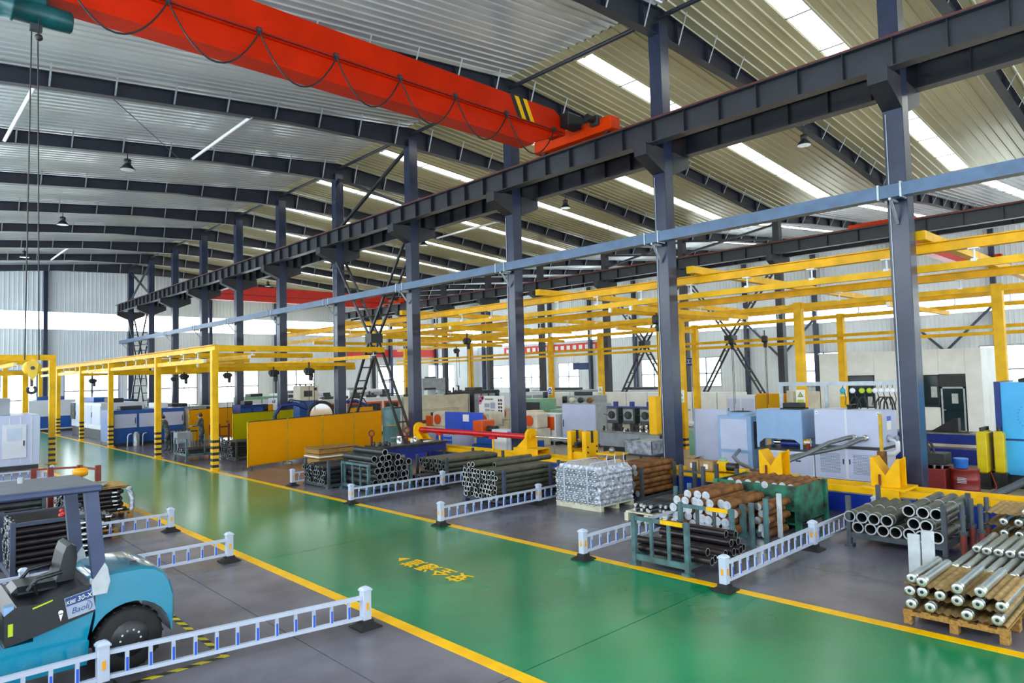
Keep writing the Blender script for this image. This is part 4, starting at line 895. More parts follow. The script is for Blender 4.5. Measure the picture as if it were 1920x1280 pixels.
# ------------------------------------------------------------------ long blue track with yellow rails
t = thing('machine_track', 'long low blue machine bed with yellow rails along the near column row', 'machine bed', (0, 0, 0))
for k in range(5):
    y0, y1 = -7.5+6*k, min(-1.5+6*k, 22.4)
    MB().box(15.30, 16.02, y0+0.01, y1-0.01, 0.0, 0.40).build('bed_section', 'track_blue', t)
    MB().box(15.26, 16.06, y0+0.01, y1-0.01, 0.40, 0.43).build('top_plate', 'steel_plate', t)
for x0, x1 in ((15.28, 15.38), (15.92, 16.02)): MB().box(x0, x1, -7.5, 22.4, 0.43, 0.56).build('rail', 'safety_yellow', t)
for y in (8.95, 5.05, 3.0): MB().box(15.20, 15.30, y-0.25, y+0.25, 0.34, 0.56).build('rail_clip', 'safety_yellow', t)
t = thing('far_machine_track', 'blue machine bed with pale slots behind the red drums', 'machine bed', (24.5, 0, 0))
MB().box(0, 0.8, 1.0, 9.5, 0.62, 0.92).build('upper_beam', 'track_blue', t); MB().box(0.1, 0.8, 1.0, 9.5, 0.0, 0.45).build('lower_beam', 'track_blue', t)
for y in (1.2, 3.2, 5.2, 7.2, 9.2): MB().box(0.05, 0.75, y-0.15, y+0.15, 0.45, 0.62).build('spacer', 'track_blue', t)
MB().box(-0.05, 0.85, 1.0, 9.5, 0.92, 0.96).build('top_plate', 'steel_plate', t)
t = thing('support_block', 'black angled block on the far blue machine bed', 'bracket', (24.8, 5.9, 0.96))
MB().prism([(0.3, 0), (0.9, 0), (0.25, 0.42), (0.1, 0.45), (0.1, 0.0)][::-1], 0, -0.15, 0.15).build('wedge', 'black', t); MB().box(-0.2, 0.2, -0.2, 1.0, 0, 0.03).build('plate', 'oily', t)
# red cylinder on yellow pedestals
def pedestal(t, y, s, h=0.78):
    z = 0.56
    b = MB().box(-0.28, 0.28, y-0.55, y+0.55, z, z+0.03).box(-0.28, 0.28, y-0.55, y+0.55, z+0.17, z+0.20).box(-0.28, -0.25, y-0.55, y+0.55, z+0.03, z+0.17).box(0.25, 0.28, y-0.55, y+0.55, z+0.03, z+0.17).build('base_tube', 'safety_yellow', t)
    z += 0.20
    pts = [(-0.24, z), (0.24, z), (0.24, 1.14)]+[(0.24*math.cos(a), 1.14+0.24*math.sin(a)) for a in [math.pi*k/10 for k in range(1, 10)]]+[(-0.24, 1.14)]
    MB().prism([(p[1], p[0]) for p in pts], 1, y-0.05, y+0.05).build('round_plate', 'safety_yellow', t)
    for x in (-0.16, 0.16): MB().prism([(y+s*0.05, z), (y+s*0.5, z), (y+s*0.05, 1.12)][::(1 if s > 0 else -1)], 0, x-0.02, x+0.02).build('gusset', 'safety_yellow', t)
    MB().cyl((0, y-0.11*1, 1.1), (0, y+0.11, 1.1), 0.12, 16).build('collar', 'safety_yellow', t)
t = thing('hydraulic_cylinder', 'long red hydraulic cylinder on yellow pedestals above the blue bed', 'cylinder', (15.65, 0, 0))
pedestal(t, 15.75, 1); pedestal(t, 21.9, -1)
MB().lathe((0, 15.8, 1.1), (0, 1, 0), [(0, 0.09), (5.6, 0.09), (5.6, 0.10), (6.0, 0.10)], 18).build('barrel', 'pipe_red', t)
MB().cyl((0, 13.7, 1.12), (0, 15.7, 1.12), 0.035, 14).build('piston_rod', 'chrome', t)
for y in (17.6, 20.6):
    p = MB().prism([(-0.16, 1.04), (0.16, 1.04), (0.05, 0.9), (-0.05, 0.9)], 1, y-0.05, y+0.05) if False else MB().box(-0.05, 0.05, y-0.16, y+0.16, 0.94, 1.03)
    p = p.build('saddle', 'pipe_red', t); MB().cyl((0, y, 0.43), (0, y, 0.94), 0.035, 10).build('stand', 'safety_yellow', p)
t = thing('clamp_block', 'yellow slotted clamping block with dark rollers on the blue bed', 'clamp', (15.65, 13.55, 0.43))
for y in (-0.36, 0.22):
    p = MB().cbox(-0.28, 0.28, y, y+0.16, 0, 0.96, 0.01).build('slotted_plate', 'safety_yellow', t)
    MB().box(-0.05, 0.05, y-0.01, y+0.17, 0.62, 0.97).build('slot', 'oily', p)
    for a in (-0.2, 0.2):
        for z in (0.1, 0.35, 0.5): MB().cyl((a, y-0.012, z), (a, y, z), 0.03, 8).build('bolt', 'oily', p)
MB().box(-0.2, 0.2, -0.2, 0.22, 0, 0.35).build('core', 'safety_yellow', t)
for z in (0.52, 0.60): MB().cyl((-0.4, -0.05, z), (0.35, 0.0, z), 0.055, 12).build('roller', 'oily', t)
t = thing('lift_cylinders', 'small yellow lifting unit with two short rams beside the clamping block', 'lifting unit', (15.7, 12.5, 0.43))
MB().box(-0.3, 0.3, -0.35, 0.35, 0.32, 0.37).build('table', 'safety_yellow', t)
for y in (-0.22, 0.22): MB().cyl((0, y, 0), (0, y, 0.2), 0.07, 12).build('ram_body', 'safety_yellow', t); MB().cyl((0, y, 0.2), (0, y, 0.33), 0.03, 10).build('ram_rod', 'chrome', t)
MB().cyl((-0.12, 0, 0.0), (-0.12, 0, 0.2), 0.08, 12).build('motor', 'oily', t); MB().ball((0, 0.0, 0.44), 0.09, 12).build('roller_ball', 'steel_plate', t)
def vblock(label, y):
    t = thing('v_block', label, 'support', (15.65, y, 0.56), 0, 'yellow V blocks on the blue bed')
    w = 0.27
    MB().box(-0.42, 0.42, -0.42, 0.42, -0.02, 0.03).build('base_plate', 'safety_yellow', t)
    for x in (-0.2, 0.2): MB().prism([(-w, 0.03), (w, 0.03), (w, 0.62), (w-0.03, 0.62), (0, 0.26), (-w+0.03, 0.62), (-w, 0.62)], 0, x-0.02, x+0.02).build('v_plate', 'safety_yellow', t)
    for s in (-1, 1):
        MB().add([(-0.2, s*(w-0.03), 0.60), (0.2, s*(w-0.03), 0.60), (0.2, 0, 0.25), (-0.2, 0, 0.25), (-0.2, s*(w-0.03), 0.57), (0.2, s*(w-0.03), 0.57), (0.2, 0, 0.22), (-0.2, 0, 0.22)], [(0,1,2,3),(7,6,5,4),(0,4,5,1),(1,5,6,2),(2,6,7,3),(3,7,4,0)]).build('v_face', 'safety_yellow', t)
    MB().box(-0.2, 0.2, w-0.02, w+0.02, 0.03, 0.62).build('side_plate', 'safety_yellow', t)
    MB().cyl((-0.25, 0.1, 0.05), (-0.25, 0.1, 0.28), 0.025, 8).build('adjusting_screw', 'rust_rail', t)
vblock('yellow V-shaped support block left of the grey perforated cabinets', 7.6); vblock('yellow V-shaped support block left of the nearest column', 5.12)
t = thing('hook_lever', 'rusty square post with a brass rod behind the nearest V block', 'lever', (16.9, 5.65, 0))
MB().box(-0.08, 0.08, -0.08, 0.08, 0, 1.15).build('post', 'rust_bar', t); MB().cyl((0, 0, 1.15), (0, 0, 2.0), 0.04, 10).build('rod', 'hook_yellow', t)
for k, (y, z, sx, op) in enumerate(((9.72, 0.56, 0.36, 0), (9.33, 0.56, 0.36, 0), (9.88, 0.56, 0.34, 1))):
    t = thing('cardboard_box', ['cardboard box on the blue bed, the middle one of three', 'cardboard box on the blue bed, the right one of three', 'open cardboard box on the blue bed, the left one behind'][k], 'box', (15.62 if k < 2 else 15.88, y, z), 0, 'cardboard boxes')
    MB().cbox(-0.15, 0.15, -sx/2, sx/2, 0, 0.24, 0.004).build('carton', 'carton', t); MB().box(-0.152, -0.15, -0.06, 0.06, 0.05, 0.17).build('label', 'paper_white', t)
    for s in (-1, 1): MB().bar((-0.15, s*0.01, 0.245), (-0.15+0.01, s*(sx/2), 0.245+(0.07 if op else 0.008)), 0.02, 0.006).bar((0, s*0.01, 0.243), (0, s*sx/2, 0.243+(0.06 if op else 0.006)), 0.30, 0.005).build('flap', 'carton', t)
t = thing('pump_unit', 'yellow pump with motor on the blue bed right of the boxes', 'pump', (15.66, 8.85, 0.56))
MB().cbox(-0.12, 0.12, -0.02, 0.22, 0, 0.26, 0.02).build('housing', 'safety_yellow', t); MB().lathe((0, 0.1, 0.26), (0, 0, 1), [(0, 0.10), (0.04, 0.11), (0.07, 0.07)], 14).build('cap', 'mach_green', t)
MB().cyl((0, -0.02, 0.13), (0, -0.28, 0.13), 0.10, 14).build('motor', 'oily', t); MB().bar((0.1, -0.5, 0.05), (0.1, 0.3, 0.05), 0.2, 0.08).build('bracket', 'safety_yellow', t)
t = thing('metal_hoses', 'pair of braided metal hoses sagging from the grey cabinet to the V block', 'hoses')
MB().tube([(18.66, 6.90, 1.27), (18.5, 7.0, 1.26), (18.1, 7.3, 1.15), (17.5, 7.6, 0.92), (17.0, 7.8, 0.80), (16.4, 8.0, 0.66), (16.0, 8.1, 0.60)], 0.058, 12).build('hose', 'hose', t)
MB().tube([(18.66, 6.62, 1.25), (18.5, 6.68, 1.24), (18.2, 7.0, 1.05), (17.9, 7.5, 0.92), (17.4, 8.0, 0.82), (16.8, 8.2, 0.62), (16.1, 8.35, 0.55)], 0.058, 12).build('hose', 'hose', t)
MB().tube([(16.0, 8.3, 0.6), (16.9, 9.2, 0.62), (18.0, 9.95, 0.62), (18.8, 10.2, 0.72)], 0.052, 12).build('hose', 'hose', t)
for y in (6.90, 6.62): MB().lathe((18.68, y, 1.26), (-1, 0, 0), [(0, 0.08), (0.03, 0.08), (0.03, 0.06), (0.10, 0.06)], 14).build('coupling', 'chrome', t)
# ------------------------------------------------------------------ grey hydraulic cabinets
def perf(parent, x, y0, y1, z0, z1, n, k):
    mb = MB()
    for i in range(n):
        for j in range(k):
            y, z = y0+(y1-y0)*(i+0.5)/n, z0+(z1-z0)*(j+0.5)/k; mb.add([(x, y-0.008, z-0.008), (x, y-0.008, z+0.008), (x, y+0.008, z+0.008), (x, y+0.008, z-0.008)], [(0, 1, 2, 3)])
    o = mb.build('perforation', 'ink', parent); o['kind'] = 'stuff'
t = thing('white_screen_panel', 'tall plain white panel left of the pale blue cabinets', 'panel', (20.0, 0, 0))
MB().cbox(-0.02, 0.02, 11.2, 12.4, 0.05, 1.84, 0.004).build('sheet', 'unit_grey', t)
for y in (11.2, 12.4): MB().box(-0.03, 0.03, y-0.02, y+0.02, 0, 1.86).build('edge_post', 'unit_blue', t)
t = thing('chiller_cabinet', 'pale blue framed cabinet with a fan ring on top', 'cabinet', (18.9, 0, 0))
MB().cbox(0, 0.95, 9.85, 10.93, 0.05, 1.72, 0.015).build('body', 'unit_blue', t)
MB().box(-0.012, 0.0, 9.98, 10.84, 0.72, 1.62).build('upper_door', 'unit_grey', t); MB().box(-0.012, 0.0, 9.98, 10.84, 0.10, 0.62).build('lower_door', 'unit_grey', t)
MB().box(0.15, 0.8, 9.835, 9.85, 0.75, 1.55).build('radiator', 'black', t)
MB().lathe((0.48, 10.4, 1.72), (0, 0, 1), [(0, 0.42), (0.10, 0.40), (0.10, 0.36), (0.04, 0.34)], 24).build('fan_ring', 'unit_blue', t); MB().cyl((0.48, 10.4, 1.74), (0.48, 10.4, 1.82), 0.33, 20).build('fan', 'black', t)
for a in range(5): MB().box(0.3+a*0.08, 0.34+a*0.08, 10.2, 10.6, 1.82, 1.84).build('grille_bar', 'dark_grey', t)
t = thing('pump_cabinet', 'pale blue hood on corner brackets over a blue pump', 'cabinet', (18.7, 0, 0))
MB().cbox(0, 0.95, 8.26, 9.58, 1.12, 1.94, 0.012).build('hood', 'unit_blue', t)
for y0, y1, s in ((8.26, 8.40, -1), (9.44, 9.58, 1)):
    MB().prism([(8.26, 0.86), (8.33, 0.86), (8.33, 1.0), (8.5, 1.13), (8.26, 1.13)] if s < 0 else [(9.58, 0.86), (9.58, 1.13), (9.34, 1.13), (9.51, 1.0), (9.51, 0.86)], 0, 0, 0.03).build('bracket', 'unit_blue', t)
    MB().box(0.88, 0.95, y0, y1, 0.86, 1.13).build('rear_leg', 'unit_blue', t)
MB().box(0, 0.95, 8.0, 9.58, 0.80, 0.86).build('deck', 'dark_grey', t)
MB().cyl((0.35, 8.5, 0.97), (0.35, 9.0, 0.97), 0.10, 14).build('pump', 'mach_navy', t); MB().cyl((0.3, 9.0, 1.0), (0.3, 9.2, 1.0), 0.06, 12).build('pump_nose', 'chrome', t)
MB().cbox(0.02, 0.93, 7.98, 9.55, 0.14, 0.80, 0.01).build('lower_body', 'unit_white', t); MB().box(0.0, 0.02, 8.02, 9.5, 0.18, 0.76).build('lower_door', 'unit_grey', t)
for y in (8.4, 9.1): MB().box(-0.008, 0.0, y-0.07, y+0.07, 0.52, 0.56).build('door_slot', 'ink', t)
MB().box(0.05, 0.9, 7.95, 9.58, 0.0, 0.14).build('plinth', 'black', t)
MB().box(0.2, 0.7, 8.35, 8.95, 1.94, 1.98).cbox(0.25, 0.65, 8.4, 8.9, 1.98, 2.12, 0.02).build('top_fan_box', 'black', t)
MB().cyl((-0.02, 8.1, 0.86), (-0.02, 8.1, 1.05), 0.05, 10).build('red_valve', 'brick_red', t); MB().box(-0.1, 0.06, 8.02, 8.18, 1.05, 1.1).build('valve_top', 'white_paint', t)
t = thing('oil_cabinet', 'light grey oil cabinet with perforated lower doors behind the nearest column', 'cabinet', (18.7, 0, 0))
MB().cbox(0, 1.15, 6.22, 7.92, 1.02, 1.97, 0.02).build('tank', 'unit_grey', t); MB().box(-0.012, 0, 7.06, 7.12, 1.0, 1.98).build('seam', 'unit_white', t)
for y in (6.30, 7.84): MB().box(-0.008, 0.0, y-0.035, y+0.035, 1.84, 1.92).build('corner_plate', 'white_paint', t); MB().cyl((-0.012, y, 1.88), (-0.008, y, 1.88), 0.015, 8).build('lifting_hole', 'ink', t)
MB().box(0.0, 1.12, 6.25, 7.95, 0.95, 1.02).build('divider', 'dark_grey', t); MB().cbox(0.02, 1.1, 6.28, 7.95, 0.14, 0.95, 0.01).build('lower_body', 'unit_white', t)
for y0, y1, hy in ((7.16, 7.92, 7.20), (6.32, 7.08, 7.04)):
    d = MB().box(0.0, 0.02, y0, y1, 0.18, 0.93).build('perforated_door', 'unit_grey', t); perf(d, -0.002, y0+0.12, y1-0.12, 0.30, 0.82, 18, 14); MB().box(-0.012, 0, hy-0.015, hy+0.015, 0.55, 0.68).build('handle', 'ink', d)
MB().box(0.05, 1.1, 6.2, 7.95, 0.0, 0.14).build('plinth', 'black', t)
MB().box(0.35, 0.65, 6.212, 6.22, 1.45, 1.80).build('label', 'paper_white', t); MB().box(0.35, 0.65, 6.208, 6.212, 1.68, 1.80).build('label_band', 'strip_blue', t)
MB().tube([(0.35, 6.22, 1.22), (0.35, 6.05, 1.22), (0.35, 5.98, 1.15), (0.35, 5.98, 0.95), (0.35, 6.06, 0.86), (0.35, 6.25, 0.84)], 0.06, 12).build('drain_pipe', 'white_paint', t); MB().lathe((0.35, 6.2, 1.24), (0, -1, 0), [(0, 0.09), (0.04, 0.09), (0.04, 0.06), (0.2, 0.06), (0.2, 0.08), (0.24, 0.08)], 12).build('valve', 'galv', t)
for k, (y, r) in enumerate(((7.2, 0.18), (7.0, 0.16), (6.55, 0.2), (6.45, 0.22), (6.35, 0.18))):
    MB().tube([(0.6, y, 1.95), (0.6, y-0.02, 2.15), (0.62, y-0.1, 2.28), (0.66, y-r, 2.28), (0.7, y-r-0.05, 2.1), (0.72, y-r-0.06, 1.95)], 0.022, 8).build('hose', 'black', t)
for k in range(3): MB().lathe((0.3+0.2*k, 7.1, 1.97), (0, 0, 1), [(0, 0.05), (0.08, 0.05), (0.08, 0.07), (0.12, 0.07)], 10).build('filler_cap', 'oily', t)
t = thing('gauge_frame', 'white tube frame with a row of round hose reels hanging behind the oil cabinet', 'frame', (20.3, 0, 0))
MB().bar((0, 6.1, 2.62), (0, 9.6, 2.62), 0.08, 0.12).build('top_tube', 'galv', t)
for y in (6.15, 8.2, 9.55): MB().bar((0, y, 0), (0, y, 2.6), 0.09, 0.09).build('post', 'galv', t)
for k, (y, m) in enumerate(((7.72, 'cyan'), (7.45, 'white_paint'), (7.2, 'lime'), (7.0, 'lime'), (6.85, 'white_paint'), (6.7, 'white_paint'), (6.55, 'white_paint'), (6.42, 'white_paint'), (6.28, 'white_paint'))):
    r_ = MB().lathe((-0.05, y, 2.42), (-1, 0, 0), [(0, 0.05), (0.0, 0.075), (0.04, 0.075), (0.05, 0.03)], 12).build('hose_reel', m, t); MB().cyl((-0.05, y, 2.48), (-0.03, y, 2.58), 0.01, 6).build('hanger', 'ink', r_); MB().tube([(-0.06, y-0.05, 2.38), (-0.05, y-0.08, 2.2), (-0.02, y-0.04, 2.02)], 0.012, 6).build('air_hose', 'ink', r_)
# red drum group, accumulators, sky blue cabinet
t = thing('red_oil_box', 'brick red square oil box with black lid equipment beside the nearest column', 'box', (18.4, 5.05, 0))
MB().cbox(-0.3, 0.35, -0.33, 0.33, 0, 0.68, 0.02).build('box', 'brick_red', t); MB().box(-0.31, 0.36, -0.34, 0.34, 0.64, 0.68).build('rim', 'brick_red', t)
for k in range(4): MB().cyl((-0.2, -0.25+k*0.16, 0.68), (-0.2, -0.25+k*0.16, 0.76), 0.035, 8).build('fitting', 'chrome', t)
MB().cbox(-0.25, 0.3, -0.33, 0.3, 0.76, 1.02, 0.02).build('valve_block', 'black', t)
for k in range(3): MB().tube([(0, 0.15-0.1*k, 1.02), (0, 0.17-0.1*k, 1.14), (0.02, 0.22-0.1*k, 1.24), (0.02, 0.28-0.1*k, 1.26)], 0.03, 8).build('hose', 'black', t)
t = thing('oil_drum', 'brick red ribbed oil drum beside the red box', 'drum', (18.4, 4.4, 0))
MB().lathe((0, 0, 0), (0, 0, 1), [(0, 0.28), (0.02, 0.295), (0.22, 0.285), (0.24, 0.295), (0.26, 0.285), (0.44, 0.285), (0.46, 0.295), (0.48, 0.285), (0.66, 0.285), (0.68, 0.295), (0.70, 0.29), (0.69, 0.26)], 24).build('shell', 'brick_red', t)
for k in range(4): MB().box(-0.29, -0.284, -0.09, 0.09, 0.50-k*0.035, 0.515-k*0.035).build('printed_line', 'bag_white', t)
tag(MB().lathe((0, 0, 0), (0, 0, 1), [(0, 0.13), (0.02, 0.14), (0.18, 0.15), (0.20, 0.16), (0.22, 0.15)], 18).build('bucket', 'blue_plastic', None, (18.45, 4.48, 0.70)), 'blue plastic bucket on the red oil drum', 'bucket')
for k in range(2):
    t = thing('accumulator_bank', ['yellow upright accumulator cylinders in a row', 'yellow upright cylinder half hidden by the sky blue cabinet'][k], 'accumulator', (20.2+k*0.2, 4.42-k*0.32, 0.36))
    for j in range(4 if k == 0 else 1): MB().lathe((j*0.17, 0, 0), (0, 0, 1), [(0, 0.05), (0.05, 0.10), (1.0, 0.10), (1.05, 0.06)], 12).build('cylinder', 'cyl_yellow', t); MB().cyl((j*0.17, 0, 1.05), (j*0.17, 0, 1.14), 0.05, 8).build('valve', 'oily', t)
    MB().cbox(-0.11, 0.62 if k == 0 else 0.12, -0.11, 0.11, 0.04, 1.02, 0.02).build('casing', 'cyl_yellow', t)
    MB().box(-0.15, 0.65, -0.15, 0.15, -0.36, 0.02).build('stand', 'oily', t)
t = thing('sky_blue_cabinet', 'bright sky blue press cabinet with dark blue edge at the right border', 'cabinet', (20.5, 0, 0))
MB().cbox(0, 1.5, 1.6, 4.05, 1.22, 2.61, 0.01).build('upper_panel', 'mach_skyblue', t); MB().cbox(0, 1.5, 1.6, 4.05, 0.34, 1.18, 0.01).build('lower_panel', 'mach_skyblue', t)
MB().box(-0.03, 1.53, 4.05, 4.17, 0.0, 2.63).build('edge_post', 'mach_navy', t); MB().box(-0.005, 1.5, 1.6, 4.05, 1.18, 1.22).build('divider', 'mach_navy', t); MB().box(0.1, 1.5, 1.6, 4.05, 0, 0.34).build('plinth', 'black', t)
for k in range(28):
    a = 2*math.pi*k/28; MB().cyl((-0.012, 3.3+0.42*math.cos(a), 1.78+0.36*math.sin(a)), (0, 3.3+0.42*math.cos(a), 1.78+0.36*math.sin(a)), 0.012, 6).build('rivet', 'mach_blue', t)
MB().cyl((0.3, 3.7, 2.61), (0.3, 3.4, 2.70), 0.08, 10).build('top_motor', 'black', t); MB().cbox(0.2, 0.7, 2.6, 3.2, 2.61, 2.75, 0.02).build('top_box', 'mach_green', t)
t = thing('suction_hoses', 'two thick grey suction hoses curling on the floor at the right border', 'hoses')
MB().tube([(20.3, 3.2, 0.5), (19.6, 3.4, 0.40), (18.8, 3.7, 0.22), (18.0, 3.95, 0.10), (17.5, 4.2, 0.09)], 0.085, 12).build('hose', 'dark_hose', t); MB().tube([(20.2, 2.9, 0.45), (19.2, 3.0, 0.30), (18.4, 3.15, 0.12), (17.6, 3.5, 0.09)], 0.085, 12).build('hose', 'dark_hose', t)
tag(MB().tube([(20.3, 4.3, 0.4), (19.6, 4.05, 0.15), (19.0, 4.0, 0.05), (18.6, 4.02, 0.02)], 0.014, 6).build('red_hose', 'pipe_red'), 'thin red hose on the floor beside the oil drum', 'hose')
# ------------------------------------------------------------------ white office
t = thing('office_cabin', 'white panel office cabin with dark windows and a glazed door', 'cabin', (36.0, 0, 0))
ox0, oy0, oy1, oh = 0.0, 7.74, 14.9, 3.75
segs = [(oy0, 8.37, 0, oh), (8.37, 9.42, 2.65, oh), (9.42, 10.3, 0, 1.12), (9.42, 10.3, 2.62, oh), (10.3, 12.2, 0, oh), (12.2, 13.7, 0, 0.65), (12.2, 13.7, 2.65, oh), (13.7, oy1, 0, oh)]
for a, b, z0, z1 in segs:
    n = max(1, round((b-a)/0.95))
    for k in range(n): MB().box(0, 0.06, a+(b-a)*k/n+0.003, a+(b-a)*(k+1)/n-0.003, z0, z1).build('wall_panel', 'cream_panel', t)
for k in range(4): MB().box(0.06+k, 1.06+k-0.006, oy0, oy0+0.06, 0, oh).build('side_panel', 'cream_panel', t)
MB().box(0.0, 4.1, oy1-0.06, oy1, 0, oh).build('side_panel', 'cream_panel', t); MB().box(4.0, 4.06, oy0, oy1, 0, oh).build('rear_panel', 'cream_panel', t); MB().box(0, 4.1, oy0, oy1, oh, oh+0.05).build('roof', 'cream_panel', t)
for a, b, z0, z1 in ((9.42, 10.3, 1.12, 2.62), (12.2, 13.7, 0.65, 2.65)):
    w = MB().box(0.02, 0.04, a+0.05, b-0.05, z0+0.05, z1-0.05).build('window', 'office_glass', t)
    for q in ((a, b, z1-0.06, z1), (a, b, z0, z0+0.06), (a, a+0.06, z0, z1), (b-0.06, b, z0, z1)): MB().box(-0.02, 0.06, q[0], q[1], q[2], q[3]).build('window_frame', 'dark_grey', w)
    MB().box(0.0, 0.015, a+0.1, a+0.35, z0+0.45, z0+0.95).build('notice', 'bag_white', w)
d = MB().box(0.02, 0.04, 8.47, 9.32, 0.08, 2.0).build('door', 'office_glass', t)
for q in ((8.42, 9.37, 1.98, 2.06), (8.42, 9.37, 0.0, 0.08), (8.42, 8.49, 0, 2.06), (9.30, 9.37, 0, 2.06)): MB().box(-0.02, 0.05, *q).build('door_frame', 'galv', d)
MB().box(-0.06, 0.0, 9.2, 9.32, 0.98, 1.02).build('door_handle', 'galv', d); MB().box(0.0, 0.015, 8.7, 8.95, 1.3, 1.75).build('notice', 'bag_white', d)
MB().box(0, 0.05, 8.37, 9.42, 2.06, 2.65).build('transom', 'dark_grey', t)
MB().box(0.5, 3.9, oy0+0.2, oy1-0.2, 0, 0.02).build('cabin_floor', 'mach_blue', t); MB().cbox(1.2, 2.0, 8.2, 10.2, 0.02, 0.9, 0.02).build('desk', 'mach_navy', t)
# ------------------------------------------------------------------ machines in the middle of the hall
def mtool(name, label, cat, x0, x1, y0, y1, h, face, body, door, base='black', zb=0.15, nd=2, win=None, panel=None, top=None, hz=(0.25, 0.9), plinth='dark_grey', group=None):
    """enclosed machine; face '-x' or '-y' carries nd doors"""
    t = thing(name, label, cat, (0, 0, 0), 0, group)
    MB().box(x0+0.05, x1-0.05, y0+0.05, y1-0.05, 0, zb).build('plinth', plinth, t); MB().cbox(x0, x1, y0, y1, zb, h, 0.02).build('body', body, t)
    u0, u1 = (y0, y1) if face == '-x' else (x0, x1)
    def fb(a, b, z0, z1, d0, d1): return MB().box(x0-d1, x0-d0, a, b, z0, z1) if face == '-x' else MB().box(a, b, y0-d1, y0-d0, z0, z1)
    pw = 0.16*(u1-u0) if panel else 0; L = (u1-u0-pw)/max(nd, 1)
    for k in range(nd):
        a, b = u0+k*L+0.06, u0+(k+1)*L-0.06; z0, z1 = zb+(h-zb)*hz[0]-0.1, zb+(h-zb)*hz[1]
        d = fb(a, b, z0, z1, 0, 0.02).build('door', door, t); fb(b-0.08, b-0.05, (z0+z1)/2-0.15, (z0+z1)/2+0.15, 0.02, 0.05).build('handle', 'dark_grey', d)
        if win: fb(a+(b-a)*0.2, a+(b-a)*0.8, z0+(z1-z0)*0.45, z1-(z1-z0)*0.12, 0.02, 0.026).build('window', win, d)
    if panel:
        p = fb(u1-pw, u1-0.02, zb+(h-zb)*0.3, h-0.05, 0, 0.06).build('control_panel', panel, t); fb(u1-pw*0.85, u1-pw*0.2, zb+(h-zb)*0.65, zb+(h-zb)*0.85, 0.06, 0.066).build('screen', 'dark_glass', p)
        for j in range(4): fb(u1-pw*0.85+j*pw*0.17, u1-pw*0.85+j*pw*0.17+0.04, zb+(h-zb)*0.52, zb+(h-zb)*0.52+0.04, 0.06, 0.08).build('button', ['red_plastic', 'lime', 'white_paint', 'ink'][j], p)
    if top:
        for (a, b, c, d, hh, m) in top: MB().cbox(x0+(x1-x0)*a, x0+(x1-x0)*b, y0+(y1-y0)*c, y0+(y1-y0)*d, h, h+hh, 0.02).build('top_unit', m, t)
    return t
mtool('blue_wash_machine', 'blue machine with a pale window band behind the striped posts', 'machine', 9.15, 12.6, 39.3, 41.8, 1.83, '-y', 'mach_blue', 'unit_grey', nd=3, hz=(0.52, 0.88), top=[(0.15, 0.45, 0.3, 0.6, 0.18, 'dark_grey'), (0.6, 0.8, 0.2, 0.6, 0.3, 'white_paint')])
t = thing('coolant_pump', 'steel pump can with bent white pipes in front of the blue machine', 'pump', (9.9, 39.0, 0))
MB().lathe((0.25, 0, 0), (0, 0, 1), [(0, 0.16), (0.6, 0.16), (0.64, 0.1), (0.7, 0.1)], 16).build('can', 'galv', t)
for x in (-0.15, 0.55): MB().tube([(x, 0.05, 0), (x, 0, 0.5), (x+0.05, 0, 0.6), (x+0.18, 0.05, 0.62)], 0.03, 8).build('pipe', 'white_paint', t)
mtool('machining_centre', 'white machine with two ribbed doors and dark control panel far along the aisle', 'machine', 9.9, 12.2, 45.2, 53.0, 2.1, '-x', 'unit_white', 'unit_grey', zb=0.55, nd=3, panel='dark_grey', top=[(0.2, 0.6, 0.5, 0.9, 0.3, 'mach_blue'), (0.3, 0.6, 0.1, 0.3, 0.25, 'dark_grey')])
mtool('machining_centre', 'white and blue machine at the far end of the aisle by the wall', 'machine', 8.2, 11.0, 57.5, 60.5, 2.2, '-y', 'unit_white', 'mach_blue', nd=2, hz=(0.1, 0.45), top=[(0.2, 0.8, 0.2, 0.8, 0.25, 'mach_blue')])
t = mtool('grey_enclosure', 'pale grey ribbed machine enclosure with small window at the left edge', 'machine', -2.0, 4.95, 32.0, 35.0, 2.07, '-y', 'unit_grey', 'unit_grey', nd=0, top=[(0.795, 0.865, 0.05, 0.5, 0.66, 'mach_grey'), (0.3, 0.7, 0.2, 0.7, 0.4, 'dark_grey')])
_d = MB().box(3.74, 4.50, 31.955, 31.98, 0.45, 1.72).build('door', 'unit_white', t); MB().box(3.90, 4.34, 31.945, 31.956, 1.12, 1.58).build('window', 'plate_silver', _d); MB().box(4.40, 4.44, 31.93, 31.955, 0.9, 1.1).build('handle', 'dark_grey', _d)
for k in range(20): MB().box(-1.9+k*0.345, -1.87+k*0.345, 31.985, 32.0, 0.25, 2.0).build('rib', 'unit_white', t)
t = mtool('press_line', 'long cream press line with orange-framed openings behind the cross bracing', 'machine', 17.6, 22.4, 33.0, 35.0, 2.08, '-y', 'white_paint', 'brick_red', nd=0)
for k in range(4):
    a = 17.75+k*1.15
    f = MB().box(a, a+1.0, 32.97, 33.0, 0.5, 1.85).build('opening_frame', 'mach_orange', t); MB().box(a+0.1, a+0.9, 32.955, 32.975, 0.6, 1.75).build('opening', 'oily', f)
    MB().cyl((a+0.35, 32.93, 0.7), (a+0.35, 32.93, 1.4), 0.1, 10).build('tool_head', 'galv', f)
t = thing('press_line_end', 'cream steel end housing of the press line with a ledge and orange strip', 'machine', (0, 0, 0))
